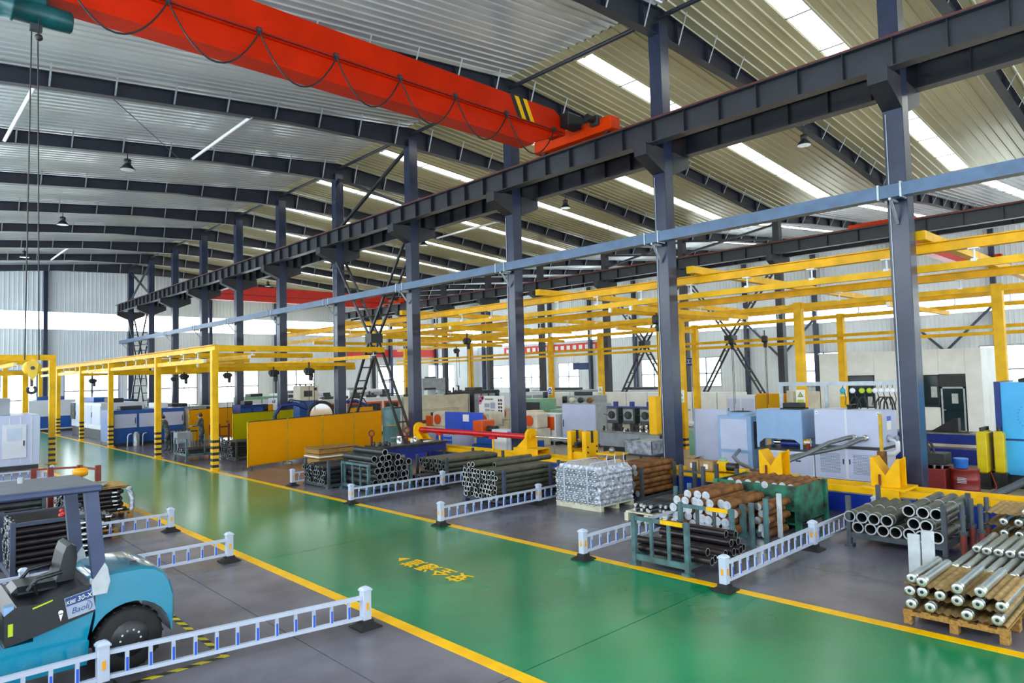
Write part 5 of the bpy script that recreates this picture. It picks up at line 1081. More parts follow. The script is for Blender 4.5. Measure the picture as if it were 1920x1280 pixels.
MB().cbox(22.5, 27.4, 32.9, 35.0, 0.0, 2.02, 0.02).build('housing', 'mach_cream', t); MB().box(22.9, 26.8, 32.82, 32.9, 1.22, 1.30).build('ledge', 'mach_cream', t); MB().box(22.9, 26.9, 32.87, 32.9, 0.42, 0.62).build('orange_strip', 'brick_red', t); MB().box(26.4, 26.5, 32.85, 32.9, 0.4, 1.2).build('post', 'mach_cream', t)
t = thing('air_handler', 'grey ventilation box on a stand on top of the press line', 'ventilation unit', (25.0, 33.6, 2.06))
MB().cbox(-0.95, 0.75, -0.4, 0.4, 0.28, 1.0, 0.02).build('box', 'mach_grey', t); MB().box(-0.85, 0.0, -0.41, -0.4, 0.32, 0.42).build('vent', 'ink', t); MB().cyl((-0.1, 0, 1.0), (-0.1, 0, 1.09), 0.35, 16).build('fan_cowl', 'oily', t)
for x in (-0.9, 0.0, 0.7): MB().box(x-0.03, x+0.03, -0.38, 0.38, 0, 0.28).build('leg', 'galv', t)
random.seed(11)
for k in range(9):
    x = (18.0, 18.9, 19.8, 20.7, 21.6, 23.2, 26.2, 26.7, 27.1)[k]
    t = thing('valve_assembly', 'dark valve assembly on top of the press line, %s from the left' % ORD[k], 'valve', (x, 33.5, 2.08 if x < 22.4 else 2.02), random.uniform(0, 0.6), 'valve assemblies on the press line')
    MB().cbox(-0.3, 0.3, -0.15, 0.15, 0, 0.14, 0.02).build('manifold', 'oily', t); MB().cyl((-0.15, 0, 0.14), (-0.15, 0, 0.34+0.1*(k % 3)), 0.06, 10).build('actuator', 'dark_grey', t); MB().cyl((0.12, 0, 0.14), (0.12, 0, 0.25), 0.09, 10).build('motor', 'rack_grey', t)
t = thing('tarp_cylinder', 'teal fabric-wrapped upright cylinder with a strap beside the long screen', 'cylinder', (18.2, 27.7, 0))
MB().lathe((0, 0, 0), (0, 0, 1), [(0, 0.40), (0.1, 0.42), (0.86, 0.41), (0.9, 0.43), (0.93, 0.42), (1.6, 0.45), (1.72, 0.40), (1.76, 0.2)], 22).build('wrap', 'tank_teal', t); MB().torus((0, 0, 0.9), (0, 0, 1), 0.43, 0.02, 24, 6).build('strap', 'hook_yellow', t); MB().box(-0.35, 0.35, -0.47, -0.44, 0.3, 0.36).build('tape', 'bag_white', t)
# poster, tool cabinets, control cabinets
t = thing('notice_board', 'white notice board with pink flowers on an easel beside the striped post', 'notice board', (22.4, 25.25, 0))
MB().cbox(-0.02, 0.02, -0.92, 0.92, 1.02, 2.12, 0.005).build('board', 'paper_white', t)
for y, z, r in ((0.75, 1.98, 0.16), (0.82, 1.8, 0.12), (0.6, 2.02, 0.1), (0.75, 1.12, 0.13), (0.5, 1.08, 0.08), (-0.6, 1.1, 0.14), (-0.3, 1.09, 0.12), (0.1, 1.08, 0.1)): MB().cyl((-0.024, y, z), (-0.02, y, z), r, 12).build('flower_print', 'poster_pink', t)
for y0, y1, z0, z1 in ((0.1, 0.5, 1.55, 1.75), (-0.3, 0.05, 1.5, 1.8), (0.1, 0.45, 1.3, 1.48), (-0.25, 0.05, 1.25, 1.45)): MB().box(-0.023, -0.02, y0, y1, z0, z1).build('printed_block', 'plate_silver', t)
for k in range(4):
    for j in (0, 1): MB().box(-0.024, -0.02, -0.8+j*0.16, -0.68+j*0.16, 1.85-k*0.17, 1.96-k*0.17).build('photo_print', 'ink', t)
for k in range(7): MB().box(-0.024, -0.02, -0.15+k*0.09, -0.09+k*0.09, 1.92, 1.99).build('heading_mark', 'ink', t)
for y in (-0.8, 0.8): MB().bar((0.0, y, 0), (0.03, y, 1.05), 0.04, 0.04).build('leg', 'galv', t)
def drawer_cabinet(label, x, y, w, n=4):
    t = thing('tool_cabinet', label, 'cabinet', (x, y, 0), 0, 'blue tool cabinets')
    MB().cbox(0, 1.15, -w/2, w/2, 0.04, 0.78, 0.01).build('body', 'unit_grey', t)
    for k in range(n): d = MB().box(-0.015, 0, -w/2+0.03, 0.02, 0.09+k*0.165, 0.235+k*0.165).build('drawer', 'mach_navy' if False else 'strip_blue', t); MB().box(-0.03, -0.015, -w/2+0.06, -0.01, 0.20+k*0.165, 0.215+k*0.165).build('handle', 'white_paint', d)
    MB().box(-0.015, 0, 0.05, w/2-0.03, 0.09, 0.73).build('door', 'strip_blue', t); MB().box(-0.02, 1.17, -w/2-0.02, w/2+0.02, 0.78, 0.82).build('worktop', 'steel_plate', t)
drawer_cabinet('blue and grey tool cabinet under the red cylinder, right one', 17.2, 22.35, 1.1); drawer_cabinet('blue and grey tool cabinet under the red cylinder, left one', 17.2, 24.1, 1.0)
for k, (y0, y1) in enumerate(((22.0, 23.2), (23.25, 24.6))): tag(MB().cbox(19.0, 19.06, y0, y1, 0.75, 1.55, 0.01).build('blue_guard', 'strip_blue'), ['blue sheet guard behind the red cylinder, right half', 'blue sheet guard behind the red cylinder, left half'][k], 'guard', 'blue sheet guards')
tag(MB().box(18.985, 18.999, 22.9, 23.3, 1.15, 1.45).build('paper_sheet', 'paper_white'), 'white paper sheet fixed to the blue guard', 'paper')
t = thing('control_cabinet', 'white control cabinet with blue stripe and buttons in front of the third near column', 'cabinet', (16.85, 18.0, 0))
MB().cbox(0, 0.5, -0.55, 0.15, 0.03, 1.12, 0.01).build('body', 'unit_grey', t); d = MB().box(-0.015, 0, -0.52, 0.12, 0.08, 0.95).build('door', 'unit_white', t); MB().box(-0.016, 0, -0.53, 0.13, 1.0, 1.08).build('stripe', 'strip_blue', t)
for k in range(8): MB().cyl((-0.03, -0.4+0.12*(k % 4), 0.86-0.08*(k//4)), (-0.015, -0.4+0.12*(k % 4), 0.86-0.08*(k//4)), 0.018, 8).build('button', 'ink', d)
MB().box(-0.03, -0.015, -0.45, -0.42, 0.5, 0.65).build('handle', 'ink', d)
t = thing('white_cabinet', 'plain white cabinet left of the striped control cabinet', 'cabinet', (17.1, 18.75, 0)); MB().cbox(0, 0.5, -0.3, 0.55, 0.03, 1.10, 0.01).build('body', 'unit_white', t); MB().box(-0.012, 0, -0.26, 0.5, 0.1, 1.0).build('door', 'paper_white', t); MB().box(-0.02, -0.012, 0.2, 0.4, 0.9, 0.97).build('label', 'ink', t)
t = thing('blue_lathe', 'blue lathe bed with dark carriage behind the red cylinder', 'lathe', (18.4, 20.0, 0))
MB().cbox(-0.35, 0.45, -2.0, 1.6, 0.0, 0.34, 0.02).build('base', 'mach_blue', t); MB().cbox(-0.2, 0.3, -1.9, 1.5, 0.34, 0.62, 0.02).build('bed', 'mach_blue', t); MB().cbox(-0.25, 0.35, -0.3, 0.5, 0.62, 0.95, 0.03).build('carriage', 'oily', t)
MB().cyl((0.05, 0.5, 0.95), (0.05, 1.4, 0.95), 0.14, 14).build('spindle', 'oily', t); MB().cbox(-0.3, 0.4, 1.0, 1.6, 0.62, 1.3, 0.03).build('headstock', 'mach_orange', t); MB().cyl((-0.3, -1.2, 0), (-0.3, -1.2, 0.9), 0.05, 8).build('lamp_post', 'white_paint', t)
def orange_machine(label, x, y, s=1.0):
    t = thing('turning_machine', label, 'machine', (x, y, 0), 0, 'orange and cream machines')
    MB().cbox(0, 0.9, -0.8*s, 0.8*s, 0.0, 0.75, 0.02).build('base', 'mach_cream', t); MB().cbox(0.05, 0.85, -0.75*s, 0.1, 0.75, 1.45, 0.08).build('head_cover', 'mach_cream', t)
    MB().cyl((0.0, -0.35, 1.1), (0.06, -0.35, 1.1), 0.24, 16).build('round_guard', 'mach_orange', t); MB().cbox(0.1, 0.8, 0.15, 0.7*s, 0.75, 1.25, 0.03).build('guard', 'mach_orange', t)
    MB().cbox(0.25, 0.7, 0.1, 0.5, 1.25, 1.4, 0.02).build('tray', 'oily', t)
    return t
orange_machine('orange and cream machine left of the third near column', 21.0, 21.6); orange_machine('orange and cream machine right of the third near column', 22.3, 22.9, 0.8); orange_machine('orange and cream machine behind the notice board', 24.4, 27.0); orange_machine('orange machine under the left side of the notice board', 20.6, 24.2, 1.1); orange_machine('orange and cream machine half hidden behind the striped post', 19.8, 26.6, 1.0)
mtool('wire_cutter', 'grey-green cabinet machine with dark screen right of the third near column', 'machine', 25.2, 26.4, 24.6, 26.4, 1.85, '-x', 'mach_green', 'dark_grey', nd=1, panel='dark_grey')
mtool('tall_grey_cabinet', 'tall pale grey cabinet left of the three-head drilling machine', 'cabinet', 22.2, 23.2, 18.4, 20.4, 1.82, '-x', 'mach_grey', 'unit_grey', nd=1, hz=(0.05, 0.98))
mtool('white_cutter', 'white machine with orange window left of the tall grey cabinet', 'machine', 22.0, 22.9, 20.6, 22.0, 1.35, '-x', 'white_paint', 'mach_orange', nd=1, hz=(0.5, 0.9))
for k in range(3):
    o = MB().lathe((0, 0, 0), (1, 0.4, 0), [(0, 0.02), (0.05, 0.12), (0.25, 0.12), (0.3, 0.06), (0.6, 0.05)], 12).build('machine_part', ['rust_bar', 'oily', 'pale_wood'][k], None, (22.4, 19.0+0.5*k, 1.95)); tag(o, ['rusty machine part lying on the tall grey cabinet', 'dark machine part lying on the tall grey cabinet', 'pale machine part lying on the tall grey cabinet'][k], 'machine part', 'parts on the grey cabinet')
# three-head drilling machine
t = thing('drilling_machine', 'three-head drilling machine with round dials on a cluttered bench', 'drilling machine', (20.9, 15.8, 0))
MB().cbox(-0.1, 1.0, -1.4, 1.35, 0.28, 0.82, 0.02).build('bench', 'mach_grey', t); MB().box(0.0, 0.9, -1.3, 1.25, 0, 0.28).build('plinth', 'dark_grey', t); MB().box(-0.15, 1.05, -1.45, 1.4, 0.82, 0.88).build('table', 'steel_plate', t)
for k in range(3):
    y = 0.85-0.78*k
    h = MB().cbox(0.1, 0.8, y-0.28, y+0.28, 1.15, 1.75, 0.02).build('head', 'rack_grey', t); MB().box(0.08, 0.1, y-0.22, y+0.22, 1.28, 1.70).build('face_plate', 'steel_plate', h); MB().cyl((0.04, y, 1.48), (0.08, y, 1.48), 0.15, 18).build('dial', 'black', h); MB().cyl((0.02, y, 1.48), (0.04, y, 1.48), 0.09, 14).build('dial_centre', 'oily', h)
    MB().box(0.3, 0.6, y-0.1, y+0.1, 0.88, 1.15).build('column', 'oily', h); MB().bar((0.05, y+0.1, 1.45), (-0.05, y+0.3, 1.52), 0.02, 0.02).build('lever', 'black', h); MB().cyl((0.35, y, 1.75), (0.35, y, 1.98), 0.10, 12).build('motor', 'mach_navy', h)
MB().box(0.2, 0.6, -1.2, 1.2, 1.75, 1.80).build('top_rail', 'mach_navy', t)
random.seed(5)
for k in range(16):
    hh = random.uniform(0.1, 0.28); o = MB().lathe((0, 0, 0), (0, 0, 1), [(0, 0.06), (hh*0.5, 0.06), (hh*0.5, 0.035), (hh, 0.04)], 10).build('drill_chuck', random.choice(['chrome', 'oily', 'steel_plate', 'pipe_dark']), None, (20.83+random.uniform(0, 0.22), 14.5+0.165*k, 0.88))
    tag(o, 'small metal fixture along the drilling bench front, %s from the right' % (ORD[k] if k < 13 else ['fourteenth', 'fifteenth', 'leftmost'][k-13]), 'fixture', 'fixtures on the drilling bench')
t = thing('steel_tank', 'open worn steel tank on a dark leg frame beside the bare near column', 'tank', (18.75, 13.5, 0))
for a in ((-0.45, -0.43, -0.55, 0.55), (0.43, 0.45, -0.55, 0.55), (-0.45, 0.45, -0.55, -0.53), (-0.45, 0.45, 0.53, 0.55)): MB().box(*a, 0.46, 0.86).build('tank_side', 'tank_steel', t)
MB().box(-0.45, 0.45, -0.55, 0.55, 0.44, 0.46).build('tank_bottom', 'tank_steel', t); MB().box(-0.5, 0.5, -0.6, 0.6, 0.40, 0.44).build('frame_top', 'rack_blue', t); MB().box(-0.4, 0.4, -0.5, 0.15, 0.86, 0.87).build('cover_sheet', 'bag_white', t)
for x in (-0.45, 0.45):
    for y in (-0.55, 0.55): MB().box(x-0.03, x+0.03, y-0.03, y+0.03, 0, 0.40).build('leg', 'rack_blue', t)
MB().bar((-0.45, -0.55, 0.12), (-0.45, 0.55, 0.12), 0.04, 0.04).bar((0.45, -0.55, 0.12), (0.45, 0.55, 0.12), 0.04, 0.04).bar((-0.45, 0, 0.12), (0.45, 0, 0.12), 0.04, 0.04).build('stretcher', 'rack_blue', t)
t = thing('angle_table', 'light grey tube table between the cylinder and the drilling machine', 'table', (18.3, 16.4, 0))
MB().box(-0.4, 0.4, -0.5, 0.5, 0.72, 0.75).build('top', 'steel_plate', t)
for x in (-0.37, 0.37):
    for y in (-0.47, 0.47): MB().box(x-0.02, x+0.02, y-0.02, y+0.02, 0, 0.72).build('leg', 'galv', t)
for x in (-0.37, 0.37): MB().bar((x, -0.47, 0.2), (x, 0.47, 0.2), 0.03, 0.03).build('stretcher', 'galv', t)
# cabinets and rows further back
mtool('yellow_cabinet', 'orange-yellow two-door cabinet behind the pale blue hood', 'cabinet', 31.0, 31.8, 14.55, 15.85, 1.92, '-x', 'screen_orange', 'screen_orange', nd=2, hz=(0.05, 0.98))
mtool('cream_cabinet', 'cream electrical cabinet with meters right of the far yellow post', 'cabinet', 30.8, 31.5, 13.0, 13.7, 2.02, '-x', 'mach_cream', 'mach_cream', nd=1, hz=(0.05, 0.7)); mtool('cream_cabinet', 'narrow cream electrical cabinet left of the far yellow post', 'cabinet', 30.8, 31.4, 13.95, 14.25, 2.07, '-x', 'mach_cream', 'mach_cream', nd=1, hz=(0.05, 0.7))
t = mtool('white_instrument', 'white instrument cabinet with dark slots left of the yellow cabinet', 'cabinet', 31.0, 31.8, 15.9, 17.4, 1.85, '-x', 'unit_white', 'unit_grey', nd=2)
t = thing('partition_row', 'long low row of white partition panels behind the machines', 'partition', (33.0, 0, 0))
for k in range(9): MB().cbox(0, 0.5, 17.6+k*1.5, 19.05+k*1.5, 0.05, 1.92, 0.015).build('partition_panel', 'cream_panel', t); MB().box(-0.012, 0, 17.7+k*1.5, 18.95+k*1.5, 0.9, 1.0).build('rail', 'galv', t)
t = thing('pale_machine_base', 'long pale grey-green machine base with blue valves behind the bare near column', 'machine', (21.8, 12.6, 0))
MB().cbox(0, 1.2, -0.9, 1.2, 0.05, 0.95, 0.02).build('base', 'mach_green', t); MB().cyl((0.1, 1.2, 1.2), (0.1, -0.9, 1.2), 0.07, 10).build('white_pipe', 'white_paint', t); MB().cyl((0.1, -0.2, 1.0), (0.1, 0.6, 1.0), 0.10, 12).build('valve_row', 'mach_blue', t)
bk = [('white machine with blue doors behind the lime screen', 17.8, 20.6, 38.5, 40.5, 2.1, 'unit_white', 'mach_navy', 2), ('dark blue machine behind the lime screen', 14.4, 15.9, 36.2, 37.3, 1.9, 'mach_navy', 'mach_blue', 2), ('green machine far back left of the orange screen', 13.2, 15.8, 46.0, 48.5, 1.7, 'mach_green', 'mach_green', 2),
      ('grey machine with red rim far back left of the orange screen', 12.6, 15.5, 43.0, 44.6, 1.75, 'mach_grey', 'mach_cream', 2), ('pale green machine far back right of the striped post', 18.6, 21.4, 46.0, 48.0, 2.1, 'mach_green', 'unit_white', 2), ('white machine far back below the end-wall windows', 22.5, 26.0, 48.0, 51.0, 2.2, 'unit_white', 'unit_grey', 3),
      ('dark grey cabinet row left of the notice board', 27.8, 30.0, 33.0, 35.0, 2.2, 'dark_grey', 'mach_grey', 3), ('white cabinet row behind the notice board', 27.6, 29.8, 28.5, 30.4, 2.1, 'unit_white', 'mach_grey', 2), ('grey cabinet right of the third near column in the background', 28.2, 29.6, 23.8, 25.8, 1.9, 'mach_grey', 'mach_grey', 2),
      ('pale green lathe behind the cream machine', 24.8, 27.0, 22.2, 23.6, 1.35, 'mach_green', 'dark_grey', 2), ('white bench machine far back by the right wall', 44.0, 47.0, 30.0, 36.0, 1.7, 'unit_white', 'unit_grey', 3), ('grey bench machine far back by the right wall', 44.0, 47.0, 38.0, 44.0, 1.7, 'mach_grey', 'unit_grey', 3),
      ('white machine far back by the end wall on the right', 30.0, 34.0, 52.0, 54.5, 2.2, 'unit_white', 'mach_grey', 3), ('blue machine far back left by the end wall', 12.5, 15.8, 60.5, 62.5, 2.0, 'mach_blue', 'unit_grey', 2)]
for l, x0, x1, y0, y1, h, b, d, n in bk: mtool('workshop_machine', l, 'machine', x0, x1, y0, y1, h, '-x' if (y1-y0) > (x1-x0) else '-y', b, d, nd=n, panel='dark_grey', top=[(0.2, 0.5, 0.2, 0.7, 0.2, 'oily')])
t = thing('cooling_unit', 'beige air-cooling box with vent on a stand above the welding machines', 'cooling unit', (16.2, 32.4, 0))
MB().box(-0.5, 0.5, -0.35, 0.35, 0, 2.1).build('stand', 'mach_blue', t); MB().cbox(-0.5, 0.5, -0.4, 0.4, 2.1, 2.85, 0.03).build('box', 'mach_cream', t); MB().box(-0.3, 0.15, -0.41, -0.4, 2.3, 2.6).build('vent', 'dark_grey', t); MB().box(0.25, 0.4, -0.41, -0.4, 2.6, 2.75).build('panel', 'dark_grey', t)
for k in range(3): MB().ball((-0.3+k*0.3, 0, 2.89), 0.05, 8).build('cap', 'ink', t)
def weld_arm(label, x, y):
    t = thing('welding_boom', label, 'welding boom', (x, y, 0))
    MB().cyl((0, 0, 0), (0, 0, 1.5), 0.1, 12).build('column', 'dark_grey', t); MB().tube([(0, 0, 1.5), (0.3, -0.1, 1.95), (0.9, -0.3, 2.0), (1.4, -0.5, 1.75)], 0.09, 10).build('arm', 'mach_navy', t); MB().tube([(0.2, 0, 1.7), (0.7, -0.2, 2.2), (1.3, -0.4, 2.1), (1.5, -0.5, 1.7)], 0.03, 8).build('hose', 'black', t); MB().cyl((1.4, -0.5, 1.75), (1.55, -0.55, 1.35), 0.05, 10).build('torch', 'mach_blue', t)
weld_arm('navy welding arm with black hose left of the round chrome arch', 14.2, 31.6); weld_arm('navy welding arm just left of the cross bracing foot', 17.4, 31.4)
t = thing('arched_positioner', 'black arch frame around a chrome drum behind the lime screen', 'positioner', (15.9, 30.2, 0))
MB().torus((0, 0, 1.45), (0.6, 1, 0), 0.62, 0.07, 20, 8).build('arch', 'black', t); MB().cyl((0, 0.02, 1.45), (0.15, 0.28, 1.45), 0.52, 22).build('drum', 'chrome', t); MB().box(-0.6, 0.6, -0.15, 0.35, 0, 0.85).build('pedestal', 'dark_grey', t)
# signs on posts and walls
for k, (x, y, m) in enumerate(((X2-0.14, 10.4, 'lime'), (X3-0.14, 24.7, 'lime'), (X3-0.14, 28.6, 'strip_blue'), (X3-0.14, 36.2, 'lime'), (X3-0.14, 11.5, 'lime'), (X2-0.14, 15.2, 'lime'))):
    t = thing('safety_sign', 'small safety sign on a tall yellow post, %s from the picture centre' % ORD[k], 'sign', (x, y, 2.1), 0, 'safety signs on the yellow posts')
    MB().box(-0.012, 0, -0.16, 0.16, -0.24, 0.24).build('plate', 'paper_white', t)
    if m == 'lime': MB().prism([(-0.10, 0.0), (0.10, 0.0), (0, 0.17)], 0, -0.016, -0.012).build('triangle', 'ink', t); MB().prism([(-0.07, 0.02), (0.07, 0.02), (0, 0.14)], 0, -0.019, -0.016).build('triangle_face', 'lime', t)
    else: MB().cyl((-0.018, 0, 0.05), (-0.012, 0, 0.05), 0.13, 16).build('disc', 'strip_blue', t); MB().cyl((-0.022, 0, 0.03), (-0.018, 0, 0.03), 0.06, 12).build('figure', 'paper_white', t)
    MB().box(-0.016, -0.012, -0.12, 0.12, -0.19, -0.10).build('caption_bar', m, t)
t = thing('hanging_sign', 'dark blue sign with white lettering on the far column', 'sign', (35.75, 22.6, 3.63))
MB().cbox(-0.02, 0.02, -0.72, 0.72, -0.23, 0.23, 0.004).build('board', 'sign_blue', t)
text('lettering', 'GF加工区', 0.30, 'paper_white', t, (-0.024, 0, 0), (0, -1, 0), (0, 0, 1), 0.001)
for y in (-0.6, 0.6): MB().cyl((0, y, 0.23), (0, y, 5.72), 0.012, 6).build('hanger', 'galv', t)
t = thing('hanging_sign', 'small dark framed sign half hidden behind a far column', 'sign', (35.7, 30.9, 3.6)); MB().cbox(-0.02, 0.02, -0.7, 0.7, -0.23, 0.23, 0.004).build('board', 'sign_blue', t); MB().box(-0.024, -0.02, -0.6, 0.6, -0.15, 0.15).build('panel', 'plate_blue', t)
for y in (-0.6, 0.6): MB().cyl((0, y, 0.23), (0, y, 5.72), 0.012, 6).build('hanger', 'galv', t)
t = thing('wall_banner', 'long red banner with white characters high on the right wall', 'banner', (56.9, 0, 0)); MB().box(-0.03, 0, 46.5, 61.5, 5.6, 6.45).build('cloth', 'banner_red', t)
for k in range(16): MB().box(-0.036, -0.03, 47.1+k*0.9, 47.6+k*0.9, 5.8, 6.25).build('character_mark', 'paper_white', t)
t = thing('wall_banner', 'long red banner on the end wall right of the far row of columns', 'banner', (0, 66.3, 0)); MB().box(38, 50, 0, 0.03, 5.55, 6.4).build('cloth', 'banner_red', t)
# ------------------------------------------------------------------ forklift
t = thing('forklift', 'teal counterbalance forklift with dark overhead guard in the left foreground', 'forklift', (0, 8.42, 0))
WX, WZ, WR, AR = 2.14, 0.335, 0.335, 0.41
def arch(x0, x1, zt, n=12):            # lower edge of the counterweight with the wheel arch, from x1 back to x0
    pts = []
    for k in range(n+1):
        a = math.pi*k/n*0.94-0.02; pts.append((WX+AR*math.cos(a), WZ+AR*math.sin(a)))
    return pts
pr = [(1.80, 0.66), (1.80, 1.02), (1.86, 1.07), (1.98, 1.095), (2.26, 1.09), (2.40, 1.06), (2.50, 0.99), (2.56, 0.87), (2.60, 0.72), (2.60, 0.50), (2.56, 0.34)]+[p for p in arch(0, 0, 0) if p[0] < 2.56 and p[0] > 1.74]
# rounded shell: rings of the profile across the width, drawn in at the sides
mb = MB(); rings = []; W_ = 1.10
for y, s in ((0.0, 0.955), (0.03, 0.985), (0.10, 1.0), (W_-0.10, 1.0), (W_-0.03, 0.985), (W_, 0.955)):
    ring = []
    for x, z in pr:
        inner = (x-WX)**2+(z-WZ)**2 < (AR+0.02)**2
        if inner: ring.append((x, y, z))
        else: ring.append((1.80+(x-1.80)*s if x > 1.80 else x, y, 0.66+(z-0.66)*s if z > 0.66 else z))
    rings.append(ring)
n = len(pr); vs = [p for r_ in rings for p in r_]
fs = [(k*n+i, (k+1)*n+i, (k+1)*n+(i+1) % n, k*n+(i+1) % n) for k in range(len(rings)-1) for i in range(n)]
mb.add(vs, fs, True); mb.add(rings[0], [tuple(range(n))]); mb.add(rings[-1], [tuple(range(n-1, -1, -1))])
cw = mb.build('counterweight', 'forklift_teal', t)
MB().box(2.0, 2.3, -0.004, 0.004, 0.90, 0.91).build('crease', 'forklift_teal', cw); MB().box(2.20, 2.26, 0.25, 0.29, 1.09, 1.115).build('lift_eye', 'dark_grey', cw)
MB().prism([(1.76, 0.30), (2.10, 0.55), (2.10, 1.05), (1.76, 1.05)], 1, 0.2, 0.9) if False else MB().box(1.5, 2.3, 0.30, 0.80, 0.40, 0.95).build('engine_block', 'forklift_black', t)
for y0, s in ((0.03, 1), (W_-0.03, -1)):
    w = MB().lathe((WX, y0, WZ), (0, s, 0), [(0, 0.20), (0.0, 0.30), (0.03, WR), (0.17, WR), (0.20, 0.30), (0.20, 0.2)], 28).build('rear_wheel', 'rubber', t)
    MB().lathe((WX, y0-0.005*s, WZ), (0, s, 0), [(0, 0.05), (0.0, 0.19), (0.02, 0.2), (0.03, 0.13), (0.05, 0.12), (0.05, 0.05)], 20).build('rim', 'forklift_black', w)
    for k in range(10):
        a = 2*math.pi*k/10; MB().cyl((WX+0.10*math.cos(a), y0-0.02*s, WZ+0.10*math.sin(a)), (WX+0.10*math.cos(a), y0+0.02*s, WZ+0.10*math.sin(a)), 0.012, 6).build('wheel_nut', 'chrome', w)
    for k in range(22):
        a = 2*math.pi*k/22; MB().bar((WX+WR*math.cos(a), y0+0.04*s, WZ+WR*math.sin(a)), (WX+WR*math.cos(a+0.06), y0+0.16*s, WZ+WR*math.sin(a+0.06)), 0.03, 0.02).build('tread_block', 'rubber', w)
for y0, s in ((-0.02, 1), (W_+0.02, -1)):
    w = MB().lathe((0.42, y0, 0.36), (0, s, 0), [(0, 0.2), (0, 0.32), (0.03, 0.36), (0.2, 0.36), (0.23, 0.32), (0.23, 0.2)], 28).build('front_wheel', 'rubber', t); MB().cyl((0.42, y0-0.01*s, 0.36), (0.42, y0+0.06*s, 0.36), 0.19, 18).build('rim', 'forklift_teal', w)
# chassis side and black battery / seat box
low = [(0.15, 0.28), (1.70, 0.28), (1.72, 0.40), (1.76, 0.58), (1.79, 0.72), (1.26, 0.60), (1.26, 0.555), (1.0, 0.55), (0.9, 0.66), (0.15, 0.66)]
MB().prism([(z, x) for x, z in low][::-1], 1, 0.02, W_-0.02).build('chassis', 'forklift_teal', t)
stp = [(0.85, 0.20), (1.72, 0.20), (1.74, 0.44), (1.22, 0.37), (1.16, 0.33), (0.85, 0.33)]
MB().prism([(z, x) for x, z in stp][::-1], 1, -0.02, 0.06).build('side_step', 'forklift_teal', t)
blk = [(1.02, 0.56), (1.26, 0.60), (1.795, 0.725), (1.795, 1.00), (1.70, 1.02), (1.30, 0.92), (1.12, 0.93), (1.02, 0.86)]
hood = MB().prism([(z, x) for x, z in blk][::-1], 1, 0.0, W_).build('seat_box', 'forklift_black', t)
MB().box(1.02, 1.10, 0.02, 0.14, 0.82, 0.94).build('corner_cap', 'unit_blue', hood); MB().box(1.05, 1.09, -0.004, 0.0, 0.66, 0.78).build('yellow_sticker', 'lime', hood); MB().bar((1.25, -0.003, 0.885), (1.42, -0.003, 0.93), 0.006, 0.014).build('yellow_sticker', 'lime', hood)
MB().cyl((1.49, -0.004, 0.79), (1.49, 0, 0.79), 0.022, 14).build('pin_mark', 'paper_white', hood); MB().prism([(0.70, 1.49), (0.78, 1.47), (0.78, 1.51)], 1, -0.004, 0.0).build('pin_mark', 'paper_white', hood)
# name plate follows the slope of the side
r_ = Vector((0.985, 0, 0.172)).normalized(); u_ = Vector((-0.172, 0, 0.985)).normalized(); c_ = Vector((1.66, -0.008, 0.835))
def quad(name, m, a, b, c, d, off, par):
    P = [c_+r_*i+u_*j+Vector((0, off, 0)) for i, j in ((a, c), (b, c), (b, d), (a, d))]; Q = [p+Vector((0, 0.004, 0)) for p in P]
    return MB().add(P+Q, [(0,1,2,3),(7,6,5,4),(0,4,5,1),(1,5,6,2),(2,6,7,3),(3,7,4,0)]).build(name, m, par)
pl = quad('name_plate', 'plate_silver', -0.125, 0.125, -0.11, 0.11, 0, t); quad('plate_band', 'plate_blue', -0.12, 0.12, 0.02, 0.105, -0.003, pl)
text('plate_lettering', 'KBE', 0.050, 'paper_white', pl, c_+r_*-0.078+u_*0.055+Vector((0, -0.005, 0)), r_, u_, 0.001, shear=0.25); text('plate_lettering', '30-X', 0.066, 'paper_white', pl, c_+r_*0.048+u_*0.060+Vector((0, -0.005, 0)), r_, u_, 0.001, shear=0.25)
text('plate_lettering', 'Baoli', 0.082, 'plate_blue', pl, c_+r_*-0.01+u_*-0.045+Vector((0, -0.003, 0)), r_, u_, 0.001, shear=0.35)
MB().tube([c_+r_*(0.07+0.03*math.cos(a))+u_*(-0.04+0.045*math.sin(a))+Vector((0, -0.004, 0)) for a in [R(-100+20*k) for k in range(11)]], 0.004, 6).build('plate_swoosh', 'plate_blue', pl)
for k, m in enumerate(('strip_blue', 'red_plastic', 'mach_green')): MB().cyl((1.765, -0.006, 0.97-0.045*k), (1.765, 0, 0.97-0.045*k), 0.018, 10).build('indicator', m, hood)
# seat
s_ = MB().cbox(1.12, 1.56, 0.32, 0.80, 0.92, 1.04, 0.05).build('seat_cushion', 'seat_black', t)
bp_ = [(1.50, 1.02), (1.53, 1.12), (1.57, 1.30), (1.60, 1.38), (1.645, 1.40), (1.69, 1.37), (1.70, 1.25), (1.67, 1.02)]
MB().prism([(z, x) for x, z in bp_][::-1], 1, 0.34, 0.78).build('seat_back', 'seat_black', t)
for y in (0.30, 0.82): MB().tube([(1.25, y, 1.0), (1.33, y, 1.10), (1.55, y, 1.13)], 0.022, 8).build('armrest', 'seat_black', t)
MB().cyl((1.33, 0.25, 0.95), (1.29, 0.22, 1.06), 0.012, 8).ball((1.29, 0.22, 1.07), 0.02, 8).build('lever', 'black', t)
MB().torus((0.85, 0.56, 1.25), (-0.6, 0, 1), 0.17, 0.015, 20, 6).build('steering_wheel', 'black', t); MB().bar((0.85, 0.56, 1.25), (0.62, 0.56, 0.85), 0.06, 0.06).build('steering_column', 'black', t); MB().cbox(0.35, 0.70, 0.05, W_-0.05, 0.66, 1.05, 0.03).build('dashboard', 'forklift_black', t)
